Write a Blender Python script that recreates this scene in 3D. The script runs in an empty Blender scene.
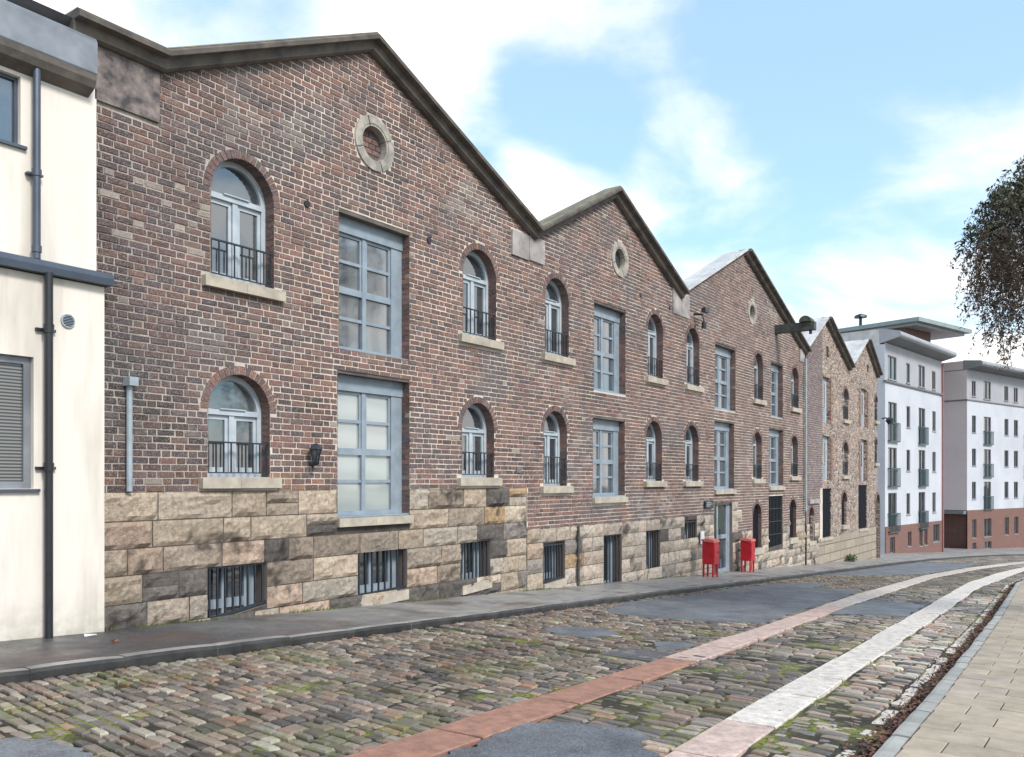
import bpy, math, random
from mathutils import Vector, noise
from mathutils.geometry import delaunay_2d_cdt
random.seed(11)
R = random.random
U = random.uniform
sc = bpy.context.scene
col = sc.collection

# ------------------------------------------------------------------ frame of the place
# x runs down the street along the warehouse front, y runs towards the warehouses, z = height above the eye
TH = math.atan(603 / 850); CT = math.cos(TH); ST = math.sin(TH)
D = 9.35                                   # the warehouse front stands at y = D
def ground(x, y=0):
    if x < 70: return -1.518 - .053 * x
    t = min(x - 70, 40)
    return -1.518 - .053 * 70 - .053 * (t - t * t / 80)
KERB = .11

# ------------------------------------------------------------------ materials
def mat(name):
    m = bpy.data.materials.new(name); m.use_nodes = True
    nt = m.node_tree; b = nt.nodes['Principled BSDF']
    return m, nt, b
def nn(nt, t, **k):
    n = nt.nodes.new(t)
    for a, v in k.items():
        if a in n.inputs: n.inputs[a].default_value = v
        else: setattr(n, a, v)
    return n
def ramp(nt, src, stops):
    r = nt.nodes.new('ShaderNodeValToRGB')
    e = r.color_ramp.elements
    while len(e) < len(stops): e.new(.5)
    for i, (p, c) in enumerate(stops):
        e[i].position = p
        e[i].color = (*c, 1) if len(c) == 3 else c
    nt.links.new(src, r.inputs[0]); return r
def pos(nt, sx=1, sy=1, sz=1):
    g = nt.nodes.new('ShaderNodeNewGeometry')
    m = nt.nodes.new('ShaderNodeMapping'); m.inputs['Scale'].default_value = (sx, sy, sz)
    nt.links.new(g.outputs['Position'], m.inputs[0]); return m.outputs[0]
def noi(nt, scale, detail=6, rough=.6, v=None):
    n = nn(nt, 'ShaderNodeTexNoise', Scale=scale, Detail=detail, Roughness=rough)
    nt.links.new(v if v else pos(nt), n.inputs['Vector']); return n.outputs['Fac']
def mix(nt, a, b, f, mode='MIX'):
    m = nt.nodes.new('ShaderNodeMix'); m.data_type = 'RGBA'; m.blend_type = mode
    for sock, v in ((m.inputs[6], a), (m.inputs[7], b), (m.inputs[0], f)):
        if hasattr(v, 'is_linked') or hasattr(v, 'links'): nt.links.new(v, sock)
        elif isinstance(v, (tuple, list)): sock.default_value = (*v, 1)
        else: sock.default_value = v
    return m.outputs[2]
def bump(nt, b, h, strength=.5, dist=.01):
    n = nn(nt, 'ShaderNodeBump', Strength=strength, Distance=dist)
    nt.links.new(h, n.inputs['Height']); nt.links.new(n.outputs[0], b.inputs['Normal'])
def rng(nt, src, a, b_, c, d):
    m = nn(nt, 'ShaderNodeMapRange')
    nt.links.new(src, m.inputs[0])
    for i, v in enumerate((a, b_, c, d)): m.inputs[i + 1].default_value = v
    return m.outputs[0]

def simple(name, c, rough=.6, metal=0, var=.12, scale=6, bmp=.15, c2=None, coat=0):
    m, nt, b = mat(name)
    f = noi(nt, scale)
    c2 = c2 or tuple(x * (1 - var * 2) for x in c)
    r = ramp(nt, f, [(.35, c2), (.65, c)])
    nt.links.new(r.outputs[0], b.inputs['Base Color'])
    b.inputs['Roughness'].default_value = rough; b.inputs['Metallic'].default_value = metal
    if bmp: bump(nt, b, noi(nt, scale * 8), bmp, .004)
    return m
def attrmat(name, rough=.85, spots=.35, scale=25, bmp=.6, bdist=.006, wet=None, moss=0, speck=None):
    m, nt, b = mat(name)
    a = nn(nt, 'ShaderNodeAttribute', attribute_name='Col')
    f = rng(nt, noi(nt, scale, 8, .7), .3, .7, 1 - spots, 1 + spots * .6)
    c = mix(nt, a.outputs['Color'], (0, 0, 0), 0)
    mm = nn(nt, 'ShaderNodeVectorMath', operation='SCALE')
    nt.links.new(a.outputs['Color'], mm.inputs[0]); nt.links.new(f, mm.inputs['Scale'])
    out = mm.outputs[0]
    if moss:
        k = rng(nt, noi(nt, 1.1, 5, .6), .52, .64, 0, moss)
        k2 = rng(nt, noi(nt, 22, 5, .6), .42, .58, 0, 1)
        km = nn(nt, 'ShaderNodeMath', operation='MULTIPLY'); nt.links.new(k, km.inputs[0]); nt.links.new(k2, km.inputs[1])
        out = mix(nt, out, (.12, .145, .03), km.outputs[0])
    if speck:
        k = rng(nt, noi(nt, 90, 3, .6), .55, .62, 0, .6)
        out = mix(nt, out, speck, k)
    nt.links.new(out, b.inputs['Base Color'])
    if wet:
        nt.links.new(rng(nt, noi(nt, 2.2, 4), .35, .65, wet[0], wet[1]), b.inputs['Roughness'])
    else: b.inputs['Roughness'].default_value = rough
    bump(nt, b, noi(nt, scale * 3, 6, .7), bmp, bdist)
    return m

M = {}
M['brick'] = attrmat('brick', .88, .4, 30, .7, .005, speck=(.36, .33, .31))
M['sett'] = attrmat('sett', .5, .3, 30, .6, .006, wet=(.2, .55), moss=.75)
M['stone'] = attrmat('stone', .92, .5, 16, 1.0, .035)
M['slab'] = attrmat('slab', .8, .34, 3.5, .5, .004, speck=(.34, .28, .22))
M['leaf'] = attrmat('leaf', .7, .2, 30, .1)
M['granite'] = attrmat('granite', .6, .45, 9, .5, .004, speck=(.30, .25, .22))
# mortar
m, nt, b = mat('mortar')
r = ramp(nt, noi(nt, 1.3), [(.3, (.33, .285, .25)), (.5, (.55, .49, .42)), (.75, (.72, .64, .55))])
sxm = nn(nt, 'ShaderNodeSeparateXYZ'); nt.links.new(pos(nt), sxm.inputs[0])
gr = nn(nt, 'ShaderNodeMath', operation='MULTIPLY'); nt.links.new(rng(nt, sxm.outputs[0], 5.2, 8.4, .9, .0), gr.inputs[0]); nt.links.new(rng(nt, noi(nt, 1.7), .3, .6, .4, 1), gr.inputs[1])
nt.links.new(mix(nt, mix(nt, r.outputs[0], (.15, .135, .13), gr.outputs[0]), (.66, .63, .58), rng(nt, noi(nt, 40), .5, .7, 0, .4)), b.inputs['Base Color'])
b.inputs['Roughness'].default_value = .95; bump(nt, b, noi(nt, 90), .6, .004); M['mortar'] = m
M['reveal'] = simple('reveal', (.20, .16, .14), .95, scale=5)
M['joint'] = simple('stone_joint', (.095, .08, .07), .95, c2=(.03, .027, .024), scale=4)
M['coping'] = simple('coping', (.15, .128, .108), .85, c2=(.065, .058, .055), scale=3.5, bmp=.5)
M['coping_top'] = simple('coping_lip', (.20, .19, .12), .9, c2=(.10, .095, .085), scale=5, bmp=.5)
M['metal_roof'] = simple('metal_sheet', (.56, .56, .56), .45, c2=(.38, .38, .39), scale=2.2)
M['slate'] = simple('slate', (.16, .16, .17), .6, scale=5)
M['frame_blue'] = simple('frame_blue', (.27, .325, .38), .45, c2=(.20, .245, .29), scale=4, bmp=.05)
M['frame_pale'] = simple('frame_pale', (.46, .51, .56), .45, c2=(.35, .40, .45), scale=4, bmp=.05)
M['iron'] = simple('iron', (.022, .032, .045), .45, c2=(.012, .016, .024), scale=12, bmp=.1)
M['black'] = simple('black_board', (.010, .012, .018), .95, scale=3, bmp=.1)
M['black'].node_tree.nodes['Principled BSDF'].inputs['Specular IOR Level'].default_value = .15
M['dark'] = simple('dark_interior', (.02, .02, .022), .9, bmp=0)
M['sill'] = simple('sill_stone', (.47, .42, .34), .85, c2=(.32, .285, .24), scale=5, bmp=.4)
M['oculus'] = simple('oculus_stone', (.42, .38, .33), .9, c2=(.22, .21, .19), scale=7, bmp=.5)
M['panel'] = simple('panel_render', (.40, .37, .36), .9, c2=(.20, .18, .18), scale=2.6, bmp=.4)
M['panel_dirty'] = simple('panel_dirty', (.26, .215, .20), .95, c2=(.06, .055, .06), scale=6, bmp=1.0)
M['pipe_grey'] = simple('pipe_grey', (.34, .40, .45), .45, scale=6, bmp=.05)
M['cast'] = simple('cast_iron', (.018, .02, .026), .35, scale=8, bmp=.1)
M['ledge'] = simple('ledge_metal', (.085, .105, .14), .4, metal=.3, c2=(.06, .075, .105), scale=2)
M['zinc'] = simple('zinc', (.30, .32, .35), .45, metal=.5, c2=(.17, .18, .20), scale=1.8)
M['red'] = simple('red_paint', (.50, .008, .020), .4, c2=(.26, .008, .014), scale=5, bmp=.05)
M['redfade'] = simple('red_paint_faded', (.58, .22, .20), .6, c2=(.50, .05, .05), scale=30)
M['redpipe'] = simple('red_pipe', (.38, .14, .13), .5, bmp=0)
M['timber'] = simple('old_timber', (.075, .08, .075), .8, c2=(.035, .04, .038), scale=9, bmp=.6)
M['lead'] = simple('mossy_hood', (.10, .12, .085), .8, c2=(.05, .055, .05), scale=9, bmp=.4)
M['plaque'] = simple('plaque', (.02, .024, .032), .3, bmp=0)
M['bark'] = simple('bark', (.11, .085, .06), .9, c2=(.05, .04, .03), scale=14, bmp=.8)
M['litter'] = simple('litter', (.7, .72, .75), .6, bmp=0)
# white render with streaks
m, nt, b = mat('white_render')
st = noi(nt, 1, 5, .6, pos(nt, 2.5, 2.5, .35))
r = ramp(nt, st, [(.3, (.54, .495, .44)), (.5, (.72, .665, .60)), (.8, (.75, .70, .64))])
gz = nn(nt, 'ShaderNodeSeparateXYZ'); nt.links.new(pos(nt), gz.inputs[0])
low = rng(nt, gz.outputs[2], -1.75, -1.15, .75, 0)
lw = nn(nt, 'ShaderNodeMath', operation='MULTIPLY'); nt.links.new(low, lw.inputs[0]); nt.links.new(rng(nt, noi(nt, 7), .3, .65, .1, 1), lw.inputs[1])
cc = mix(nt, r.outputs[0], (.30, .29, .22), lw.outputs[0])
stx = rng(nt, noi(nt, 1, 6, .65, pos(nt, 5, 5, .5)), .56, .75, 0, .3)
cc = mix(nt, cc, (.42, .38, .32), stx)
nt.links.new(cc, b.inputs['Base Color']); b.inputs['Roughness'].default_value = .9
bump(nt, b, noi(nt, 60), .3, .003); M['render'] = m
# glass: dark room, curtain tones and painted reflections, mirror-like surface
def glass(name, c1, c2, sc_=1.6, dist=.6):
    m, nt, b = mat(name)
    w = noi(nt, sc_, 3, .5, pos(nt, 1, 1, 1))
    r = ramp(nt, w, [(.42, c1), (.58, c2)])
    nt.links.new(r.outputs[0], b.inputs['Base Color'])
    b.inputs['Roughness'].default_value = .04; b.inputs['IOR'].default_value = 2.5
    n2 = noi(nt, 1.8, 1); bump(nt, b, n2, .06, .03)
    return m
M['glass'] = glass('glass', (.035, .045, .055), (.07, .08, .085))
def banded_glass(name, c1, c2, dirn, sc_, ior):
    m, nt, b = mat(name); w = nn(nt, 'ShaderNodeTexWave', wave_type='BANDS', bands_direction=dirn, Scale=sc_, Distortion=2.5, Detail=3.0); nt.links.new(pos(nt), w.inputs['Vector'])
    r = ramp(nt, w.outputs['Fac'], [(.1, c1), (.9, c2)]); nt.links.new(r.outputs[0], b.inputs['Base Color']); b.inputs['Roughness'].default_value = .05; b.inputs['IOR'].default_value = ior
    bump(nt, b, noi(nt, 2.5, 1), .05, .03); return m
M['glass_net'] = banded_glass('glass_with_net_curtain', (.06, .075, .09), (.12, .135, .145), 'X', .9, 2.7)
M['glass_pale'] = banded_glass('glass_with_painted_reflection', (.30, .335, .335), (.38, .41, .40), 'Z', .7, 2.2)  # pale reflection of a wall opposite, painted into the pane colour
M['glass_dark'] = glass('dark_glass', (.012, .016, .02), (.04, .045, .05))
# venetian blind glass
m, nt, b = mat('glass_with_blind')
w = nn(nt, 'ShaderNodeTexWave', wave_type='BANDS', bands_direction='Z', Scale=9.0, Distortion=0)
nt.links.new(pos(nt), w.inputs['Vector'])
r = ramp(nt, w.outputs['Fac'], [(.3, (.045, .05, .055)), (.6, (.20, .20, .195))])
nt.links.new(r.outputs[0], b.inputs['Base Color']); b.inputs['Roughness'].default_value = .1; M['glass_blind'] = m
# rubble
m, nt, b = mat('rubble')
v = nn(nt, 'ShaderNodeTexVoronoi', Scale=1.0, Randomness=1.0); nt.links.new(pos(nt, 6, 6, 9.5), v.inputs['Vector'])
ve = nn(nt, 'ShaderNodeTexVoronoi', feature='DISTANCE_TO_EDGE', Scale=1.0); nt.links.new(pos(nt, 6, 6, 9.5), ve.inputs['Vector'])
sx = nn(nt, 'ShaderNodeSeparateColor'); nt.links.new(v.outputs['Color'], sx.inputs[0])
r = ramp(nt, sx.outputs[0], [(0, (.11, .085, .075)), (.3, (.23, .18, .155)), (.6, (.38, .30, .25)), (.8, (.33, .19, .15)), (1, (.48, .41, .35))])
e = rng(nt, ve.outputs[0], .02, .10, 1, 0)
nt.links.new(mix(nt, r.outputs[0], (.42, .36, .315), e), b.inputs['Base Color'])
b.inputs['Roughness'].default_value = .95; bump(nt, b, rng(nt, ve.outputs[0], 0, .25, 0, 1), .8, .05); M['rubble'] = m
# sandstone courses at the foot of the rubble warehouse
m, nt, b = mat('sandstone_course')
br = nn(nt, 'ShaderNodeTexBrick', Scale=1.0); br.inputs['Color1'].default_value = (.36, .305, .24, 1); br.inputs['Color2'].default_value = (.29, .245, .195, 1)
br.inputs['Mortar'].default_value = (.10, .085, .07, 1); br.inputs['Mortar Size'].default_value = .02
br.inputs['Brick Width'].default_value = 1.6; br.inputs['Row Height'].default_value = .36
sp = nn(nt, 'ShaderNodeSeparateXYZ'); nt.links.new(pos(nt), sp.inputs[0])
cb = nn(nt, 'ShaderNodeCombineXYZ'); nt.links.new(sp.outputs[0], cb.inputs[0]); nt.links.new(sp.outputs[2], cb.inputs[1])
nt.links.new(cb.outputs[0], br.inputs['Vector'])
nt.links.new(mix(nt, br.outputs[0], (.22, .18, .14), rng(nt, noi(nt, 3), .4, .7, 0, .6)), b.inputs['Base Color'])
b.inputs['Roughness'].default_value = .9; M['sandstone'] = m
# far buildings
def brickmat(name, a, c, mortar, w, h):
    m, nt, b = mat(name)
    br = nn(nt, 'ShaderNodeTexBrick', Scale=1.0); br.inputs['Color1'].default_value = (*a, 1); br.inputs['Color2'].default_value = (*c, 1)
    br.inputs['Mortar'].default_value = (*mortar, 1); br.inputs['Mortar Size'].default_value = .01
    br.inputs['Brick Width'].default_value = w; br.inputs['Row Height'].default_value = h
    sp = nn(nt, 'ShaderNodeSeparateXYZ'); nt.links.new(pos(nt), sp.inputs[0])
    cb = nn(nt, 'ShaderNodeCombineXYZ'); nt.links.new(sp.outputs[0], cb.inputs[0]); nt.links.new(sp.outputs[2], cb.inputs[1])
    nt.links.new(cb.outputs[0], br.inputs['Vector'])
    nt.links.new(mix(nt, br.outputs[0], (.12, .08, .07), rng(nt, noi(nt, .7), .45, .8, 0, .5)), b.inputs['Base Color'])
    b.inputs['Roughness'].default_value = .9
    return m
M['redbrick'] = brickmat('red_brick', (.20, .09, .07), (.15, .07, .056), (.2, .14, .12), .24, .085)
M['purplebrick'] = brickmat('purple_brick', (.20, .125, .12), (.15, .095, .10), (.33, .28, .27), .24, .084)
M['brownbrick'] = brickmat('brown_brick', (.16, .08, .065), (.12, .06, .05), (.15, .11, .1), .24, .085)
M['white_far'] = simple('pale_render', (.52, .54, .59), .85, c2=(.45, .47, .52), scale=.5, bmp=0)
M['pink_far'] = simple('pinkish_render', (.66, .57, .58), .85, c2=(.60, .52, .53), scale=.5, bmp=0)
M['grey_clad'] = simple('grey_cladding', (.38, .38, .41), .6, c2=(.33, .33, .37), scale=.7, bmp=0)
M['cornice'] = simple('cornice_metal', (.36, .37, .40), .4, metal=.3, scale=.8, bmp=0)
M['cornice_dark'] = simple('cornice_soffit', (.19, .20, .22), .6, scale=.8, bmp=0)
M['green_roof'] = simple('canopy_edge', (.26, .32, .33), .5, scale=.8, bmp=0)
M['balc'] = simple('balcony_rail', (.03, .075, .09), .4, bmp=0)
# grounds
m, nt, b = mat('terrain_grass'); r = ramp(nt, noi(nt, .8), [(.3, (.06, .075, .03)), (.7, (.11, .11, .05))]); nt.links.new(r.outputs[0], b.inputs['Base Color']); b.inputs['Roughness'].default_value = .95; M['earth'] = m
def asphalt(name, a, c, r0, r1, pink=None):
    m, nt, b = mat(name)
    r = ramp(nt, noi(nt, 1.6, 9, .72), [(.36, a), (.62, c)])
    o = mix(nt, r.outputs[0], (.36, .36, .37), rng(nt, noi(nt, 75, 3), .56, .64, 0, .5))
    o = mix(nt, o, (.03, .032, .038), rng(nt, noi(nt, 55, 3), .52, .62, 0, .6))
    if pink:
        sq = nn(nt, 'ShaderNodeSeparateXYZ'); nt.links.new(pos(nt), sq.inputs[0])
        ad = nn(nt, 'ShaderNodeMath', operation='MULTIPLY_ADD'); nt.links.new(noi(nt, .7), ad.inputs[0]); ad.inputs[1].default_value = 5; nt.links.new(sq.outputs[0], ad.inputs[2])
        o = mix(nt, o, ramp(nt, noi(nt, 3.5, 7), [(.3, (.20, .195, .19)), (.7, (.34, .33, .32))]).outputs[0], rng(nt, ad.outputs[0], 8, 12, 0, 1))
    if pink: o = mix(nt, o, pink, rng(nt, noi(nt, .9, 5, .6), .52, .66, 0, .75))
    nt.links.new(o, b.inputs['Base Color'])
    nt.links.new(rng(nt, noi(nt, 1.1, 4), .35, .65, r0, r1), b.inputs['Roughness'])
    bump(nt, b, noi(nt, 90, 3), .8, .008)
    return m
M['asphalt'] = asphalt('asphalt_patch', (.075, .085, .10), (.18, .195, .22), .35, .65)
M['pavement'] = asphalt('pavement_asphalt', (.035, .033, .036), (.075, .072, .076), .22, .7, (.085, .06, .055))
m, nt, b = mat('moss_and_soil')
r = ramp(nt, noi(nt, 1.3, 6, .65), [(.40, (.018, .015, .012)), (.50, (.045, .045, .018)), (.60, (.19, .215, .032))])
o = mix(nt, r.outputs[0], (.035, .03, .025), rng(nt, noi(nt, 30, 4), .40, .56, .75, 0))
nt.links.new(o, b.inputs['Base Color']); b.inputs['Roughness'].default_value = .9
bump(nt, b, noi(nt, 120, 4), .9, .01); M['moss'] = m
m, nt, b = mat('kerb_stone')
r = ramp(nt, noi(nt, 2, 6), [(.3, (.15, .14, .135)), (.7, (.36, .34, .32))])
nt.links.new(r.outputs[0], b.inputs['Base Color'])
nt.links.new(rng(nt, noi(nt, 3), .3, .7, .25, .6), b.inputs['Roughness']); bump(nt, b, noi(nt, 25), .6, .01); M['kerb_dark'] = m
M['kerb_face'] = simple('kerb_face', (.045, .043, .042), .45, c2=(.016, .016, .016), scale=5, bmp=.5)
M['chalk'] = simple('white_chalk', (.6, .6, .6), .9, bmp=0)

# ------------------------------------------------------------------ mesh building
def ident(a, b_, d): return (a, D + d, b_)            # a along front, b height, d inwards
class MB:
    def __init__(s): s.v = []; s.f = []; s.c = []; s.m = []; s.mats = []
    def mi(s, m):
        if m not in s.mats: s.mats.append(m)
        return s.mats.index(m)
    def add(s, vs, fs, m, c=(1, 1, 1)):
        o = len(s.v); k = s.mi(m); s.v += [tuple(p) for p in vs]
        s.c += [c] * len(vs)
        for f in fs: s.f.append(tuple(i + o for i in f)); s.m.append(k)
    def box(s, mp, a0, a1, b0, b1, d0, d1, m, c=(1, 1, 1)):
        vs = [mp(a, b_, d) for d in (d0, d1) for b_ in (b0, b1) for a in (a0, a1)]
        s.add(vs, [(0, 1, 3, 2), (4, 6, 7, 5), (0, 4, 5, 1), (2, 3, 7, 6), (0, 2, 6, 4), (1, 5, 7, 3)], m, c)
    def prism(s, mp, poly, d0, d1, m, c=(1, 1, 1)):
        n = len(poly)
        vs = [mp(a, b_, d0) for a, b_ in poly] + [mp(a, b_, d1) for a, b_ in poly]
        s.add(vs, [tuple(range(n)), tuple(range(2 * n - 1, n - 1, -1))] + [(i, (i + 1) % n, n + (i + 1) % n, n + i) for i in range(n)], m, c)
    def tube(s, pts, rad, m, seg=8, c=(1, 1, 1)):
        pts = [Vector(p) for p in pts]; rs = rad if isinstance(rad, (list, tuple)) else [rad] * len(pts)
        vs = []
        for i, p in enumerate(pts):
            t = (pts[min(i + 1, len(pts) - 1)] - pts[max(i - 1, 0)]).normalized()
            u = t.cross(Vector((.31, .2, 1))); u = u.normalized() if u.length > 1e-3 else t.orthogonal().normalized()
            w = t.cross(u)
            for k in range(seg):
                a = 2 * math.pi * k / seg
                vs.append(p + (u * math.cos(a) + w * math.sin(a)) * rs[i])
        fs = []
        for i in range(len(pts) - 1):
            for k in range(seg):
                k2 = (k + 1) % seg
                fs.append((i * seg + k, i * seg + k2, (i + 1) * seg + k2, (i + 1) * seg + k))
        if seg > 3:
            fs.append(tuple(range(seg))[::-1]); fs.append(tuple((len(pts) - 1) * seg + k for k in range(seg)))
        s.add(vs, fs, m, c)
    def build(s, name, parent=None, smooth=False, loc=None):
        me = bpy.data.meshes.new(name)
        v = s.v
        if loc: v = [(p[0] - loc[0], p[1] - loc[1], p[2] - loc[2]) for p in v]
        me.from_pydata(v, [], s.f)
        for m in s.mats: me.materials.append(m)
        me.polygons.foreach_set('material_index', s.m)
        ca = me.color_attributes.new('Col', 'FLOAT_COLOR', 'POINT')
        ca.data.foreach_set('color', [x for c in s.c for x in (c[0], c[1], c[2], 1)])
        if smooth: me.polygons.foreach_set('use_smooth', [True] * len(s.f))
        me.update()
        o = bpy.data.objects.new(name, me); col.objects.link(o)
        if loc: o.location = loc
        if parent: o.parent = parent
        return o
def empty(name, loc, label, cat, group=None):
    o = bpy.data.objects.new(name, None); col.objects.link(o); o.location = loc
    o.empty_display_size = .3
    o['label'] = label; o['category'] = cat
    if group: o['group'] = group
    return o
def reparent(root):                                   # parts are built in world coordinates
    root_inv = root.matrix_world.inverted() if False else None
def keep(child, root):
    child.parent = root
    child.matrix_parent_inverse.identity()
    child.location = Vector(child.location) - Vector(root.location)
class Thing:
    """an Empty at the thing's base; parts come in world coordinates"""
    def __init__(s, name, loc, label, cat, group=None):
        s.o = empty(name, loc, label, cat, group); s.loc = Vector(loc)
    def part(s, mb, name, smooth=False):
        o = mb.build(name, None, smooth); o.parent = s.o; o.location = -s.loc; return o
def sub(mb, name, parent, smooth=False):
    o = mb.build(name, None, smooth); o.parent = parent; return o
def tag(o, label, cat, group=None):
    o['label'] = label; o['category'] = cat
    if group: o['group'] = group
    return o
def inside(p, poly):
    x, y = p; r = False; n = len(poly); j = n - 1
    for i in range(n):
        xi, yi = poly[i]; xj, yj = poly[j]
        if (yi > y) != (yj > y) and x < (xj - xi) * (y - yi) / (yj - yi) + xi: r = not r
        j = i
    return r
def wall_sheet(mb, mp, outline, holes, d, m, depth, jm=None, c=(1, 1, 1), cut=(), m2=None, f2=None):
    vs = []; es = []
    for a, b_ in cut:
        vs += [Vector(a), Vector(b_)]; es.append((len(vs) - 2, len(vs) - 1))
    for loop in [outline] + holes:
        o = len(vs); vs += [Vector(p) for p in loop]; n = len(loop)
        es += [(o + i, o + (i + 1) % n) for i in range(n)]
    r = delaunay_2d_cdt(vs, es, [], 0, 1e-6)
    V, F = r[0], r[2]; fs = []; fs2 = []
    for f in F:
        ce = sum((V[i] for i in f), Vector((0, 0))) / len(f)
        if inside(ce, outline) and not any(inside(ce, h) for h in holes): (fs2 if f2 and f2(ce) else fs).append(tuple(f))
    mb.add([mp(p[0], p[1], d) for p in V], fs, m, c)
    if fs2: mb.add([mp(p[0], p[1], d) for p in V], fs2, m2, c)
    for h in holes:
        n = len(h)
        mb.add([mp(a, b_, d) for a, b_ in h] + [mp(a, b_, d + depth) for a, b_ in h],
               [(i, (i + 1) % n, n + (i + 1) % n, n + i) for i in range(n)], jm or m, c)

# ------------------------------------------------------------------ openings
def arch_poly(o, seg=14, grow=0):
    s0, s1, z0, z1 = o['b']; r = (s1 - s0) / 2; zs = z1 - r; cx = (s0 + s1) / 2
    r += grow
    return [(cx - r, z0 - grow), (cx + r, z0 - grow)] + [(cx + r * math.cos(math.pi * i / seg), zs + r * math.sin(math.pi * i / seg)) for i in range(seg + 1)]
def circ_poly(o, seg=24):
    cx, cz, r = o['c']
    return [(cx + r * math.cos(2 * math.pi * i / seg), cz + r * math.sin(2 * math.pi * i / seg)) for i in range(seg)]
def hole(o):
    if o['k'] == 'arch': return arch_poly(o)
    if o['k'] == 'circ': return circ_poly(o)
    s0, s1, z0, z1 = o['b']; e = o.get('slope', 0)
    return [(s0, z0), (s1, z0 + e), (s1, z1), (s0, z1)]
def excl(ops, z, ring=.112, hh=.04):
    out = []
    for o in ops:
        if o['k'] == 'circ':
            cx, cz, r = o['c']; ro = r + .17
            if abs(z - cz) < ro: w = math.sqrt(ro * ro - (z - cz) ** 2); out.append((cx - w, cx + w))
        elif o['k'] == 'arch':
            s0, s1, z0, z1 = o['b']; r = (s1 - s0) / 2; zs = z1 - r; cx = (s0 + s1) / 2
            if z0 < z <= zs: out.append((s0, s1))
            elif zs < z < zs + r + ring:
                w = math.sqrt((r + ring) ** 2 - (z - zs) ** 2); out.append((cx - w, cx + w))
        elif o['k'] == 'rect':
            s0, s1, z0, z1 = o['b']
            if z0 < z < z1: out.append((s0, s1))
        elif o['k'] == 'block':
            s0, s1, z0, z1 = o['b']
            if z0 - hh * .5 < z < z1 + hh * .5: out.append((s0, s1))
    return out
def intervals(base, ex):
    iv = list(base)
    for e0, e1 in ex:
        n = []
        for a, b_ in iv:
            if e1 <= a or e0 >= b_: n.append((a, b_)); continue
            if e0 > a: n.append((a, e0))
            if e1 < b_: n.append((e1, b_))
        iv = n
    return iv

def brick_colour(x, z):
    n1 = noise.noise(Vector((x * .35, z * .5, 3.1)));  n2 = noise.noise(Vector((x * 1.1, z * 1.3, 9)))
    t = R()
    base = random.choice([(.18, .092, .080), (.215, .108, .088), (.15, .084, .078), (.235, .118, .092), (.165, .098, .096), (.11, .075, .08)])
    f = U(.64, 1.08)
    c = [base[0] * f, base[1] * f, base[2] * f]
    k = max(0, n1 + n2 * .8 - .12) * 1.8            # sooty blue-grey areas
    k = min(k, .75)
    soot = (.085, .078, .088)
    c = [c[i] * (1 - k) + soot[i] * k for i in range(3)]
    if x > 18:
        g = min(1, (x - 18) / 8) * .35; c = [c[i] * (1 - g) + (.24, .16, .14)[i] * g * f for i in range(3)]
    if n2 < -.36 and t < .25: c = [.23 * f, .13 * f, .10 * f]
    pz = noise.noise(Vector((x * .55 + 9, z * .75, 21))) + .6 * noise.noise(Vector((x * 2.1, z * 2.6, 31)))
    if pz > .34 and R() < .6: g = min(.5, (pz - .3) * 1.6); c = [c[i] * (1 - g) + (.34, .285, .255)[i] * g for i in range(3)]
    if pz < -.38: c = [v * .72 for v in c]
    if t > .992: c = [.30, .25, .21]
    if x < 8.3 and -.2 < z < .05 and t < .5: c = [.30 * f, .15 * f, .095 * f]
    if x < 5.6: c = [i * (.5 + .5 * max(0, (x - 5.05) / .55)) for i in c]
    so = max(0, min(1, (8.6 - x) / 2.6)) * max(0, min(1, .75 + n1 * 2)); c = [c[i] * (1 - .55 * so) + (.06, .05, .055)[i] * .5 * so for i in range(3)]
    if 5.1 < x < 7 and abs(z - 3.2) < .4 and t < .16: c = [.34 * f, .28 * f, .24 * f]
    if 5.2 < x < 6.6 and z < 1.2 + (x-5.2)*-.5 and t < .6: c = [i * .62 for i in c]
    return tuple(c)
def brick(mb, mp, a0, a1, b0, b1, dj, c, near=True):
    j = lambda: U(-.003, .003)
    g = .0074; e = .004
    o = [(a0 + g + j(), b0 + g + j()), (a1 - g + j(), b0 + g + j()), (a1 - g + j(), b1 - g + j()), (a0 + g + j(), b1 - g + j())]
    i_ = [(o[0][0] + e, o[0][1] + e), (o[1][0] - e, o[1][1] + e), (o[2][0] - e, o[2][1] - e), (o[3][0] + e, o[3][1] - e)]
    vs = [mp(a, b_, .012) for a, b_ in o] + [mp(a, b_, dj + U(-.002, .002)) for a, b_ in i_]
    mb.add(vs, [(4, 5, 6, 7), (0, 1, 5, 4), (1, 2, 6, 5), (2, 3, 7, 6), (3, 0, 4, 7)], M['brick'], c)
H = .084
def course_list(a, b_, k):
    """flemish courses, broken by the odd stretcher course"""
    x = a - (0 if k % 2 else .1835) - .012 * ((k * 7) % 3); L = []
    stretch = (k % 7 == 3)
    i = 0
    while x < b_:
        w = .242 if (stretch or i % 2) else .125
        w *= U(.985, 1.015)
        L.append((x, x + w)); x += w; i += 1
    return L
def lay(mb, z_from, z_to, base_fn, ops, mp=ident, cf=brick_colour, H=H):
    k = 0; z = z_from
    while z < z_to:
        base = base_fn(z + H / 2)
        iv = intervals(base, excl(ops, z + H / 2))
        for a, b_ in iv:
            if b_ - a < .03: continue
            for x0, x1 in course_list(5.0, b_, k):
                x0 = max(x0, a); x1 = min(x1, b_)
                if x1 - x0 < .035: continue
                wob = noise.noise(Vector((x0 * .8, 0, z * .8))) * .012
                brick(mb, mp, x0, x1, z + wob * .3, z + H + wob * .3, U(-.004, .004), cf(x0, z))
        z += H; k += 1
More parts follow.
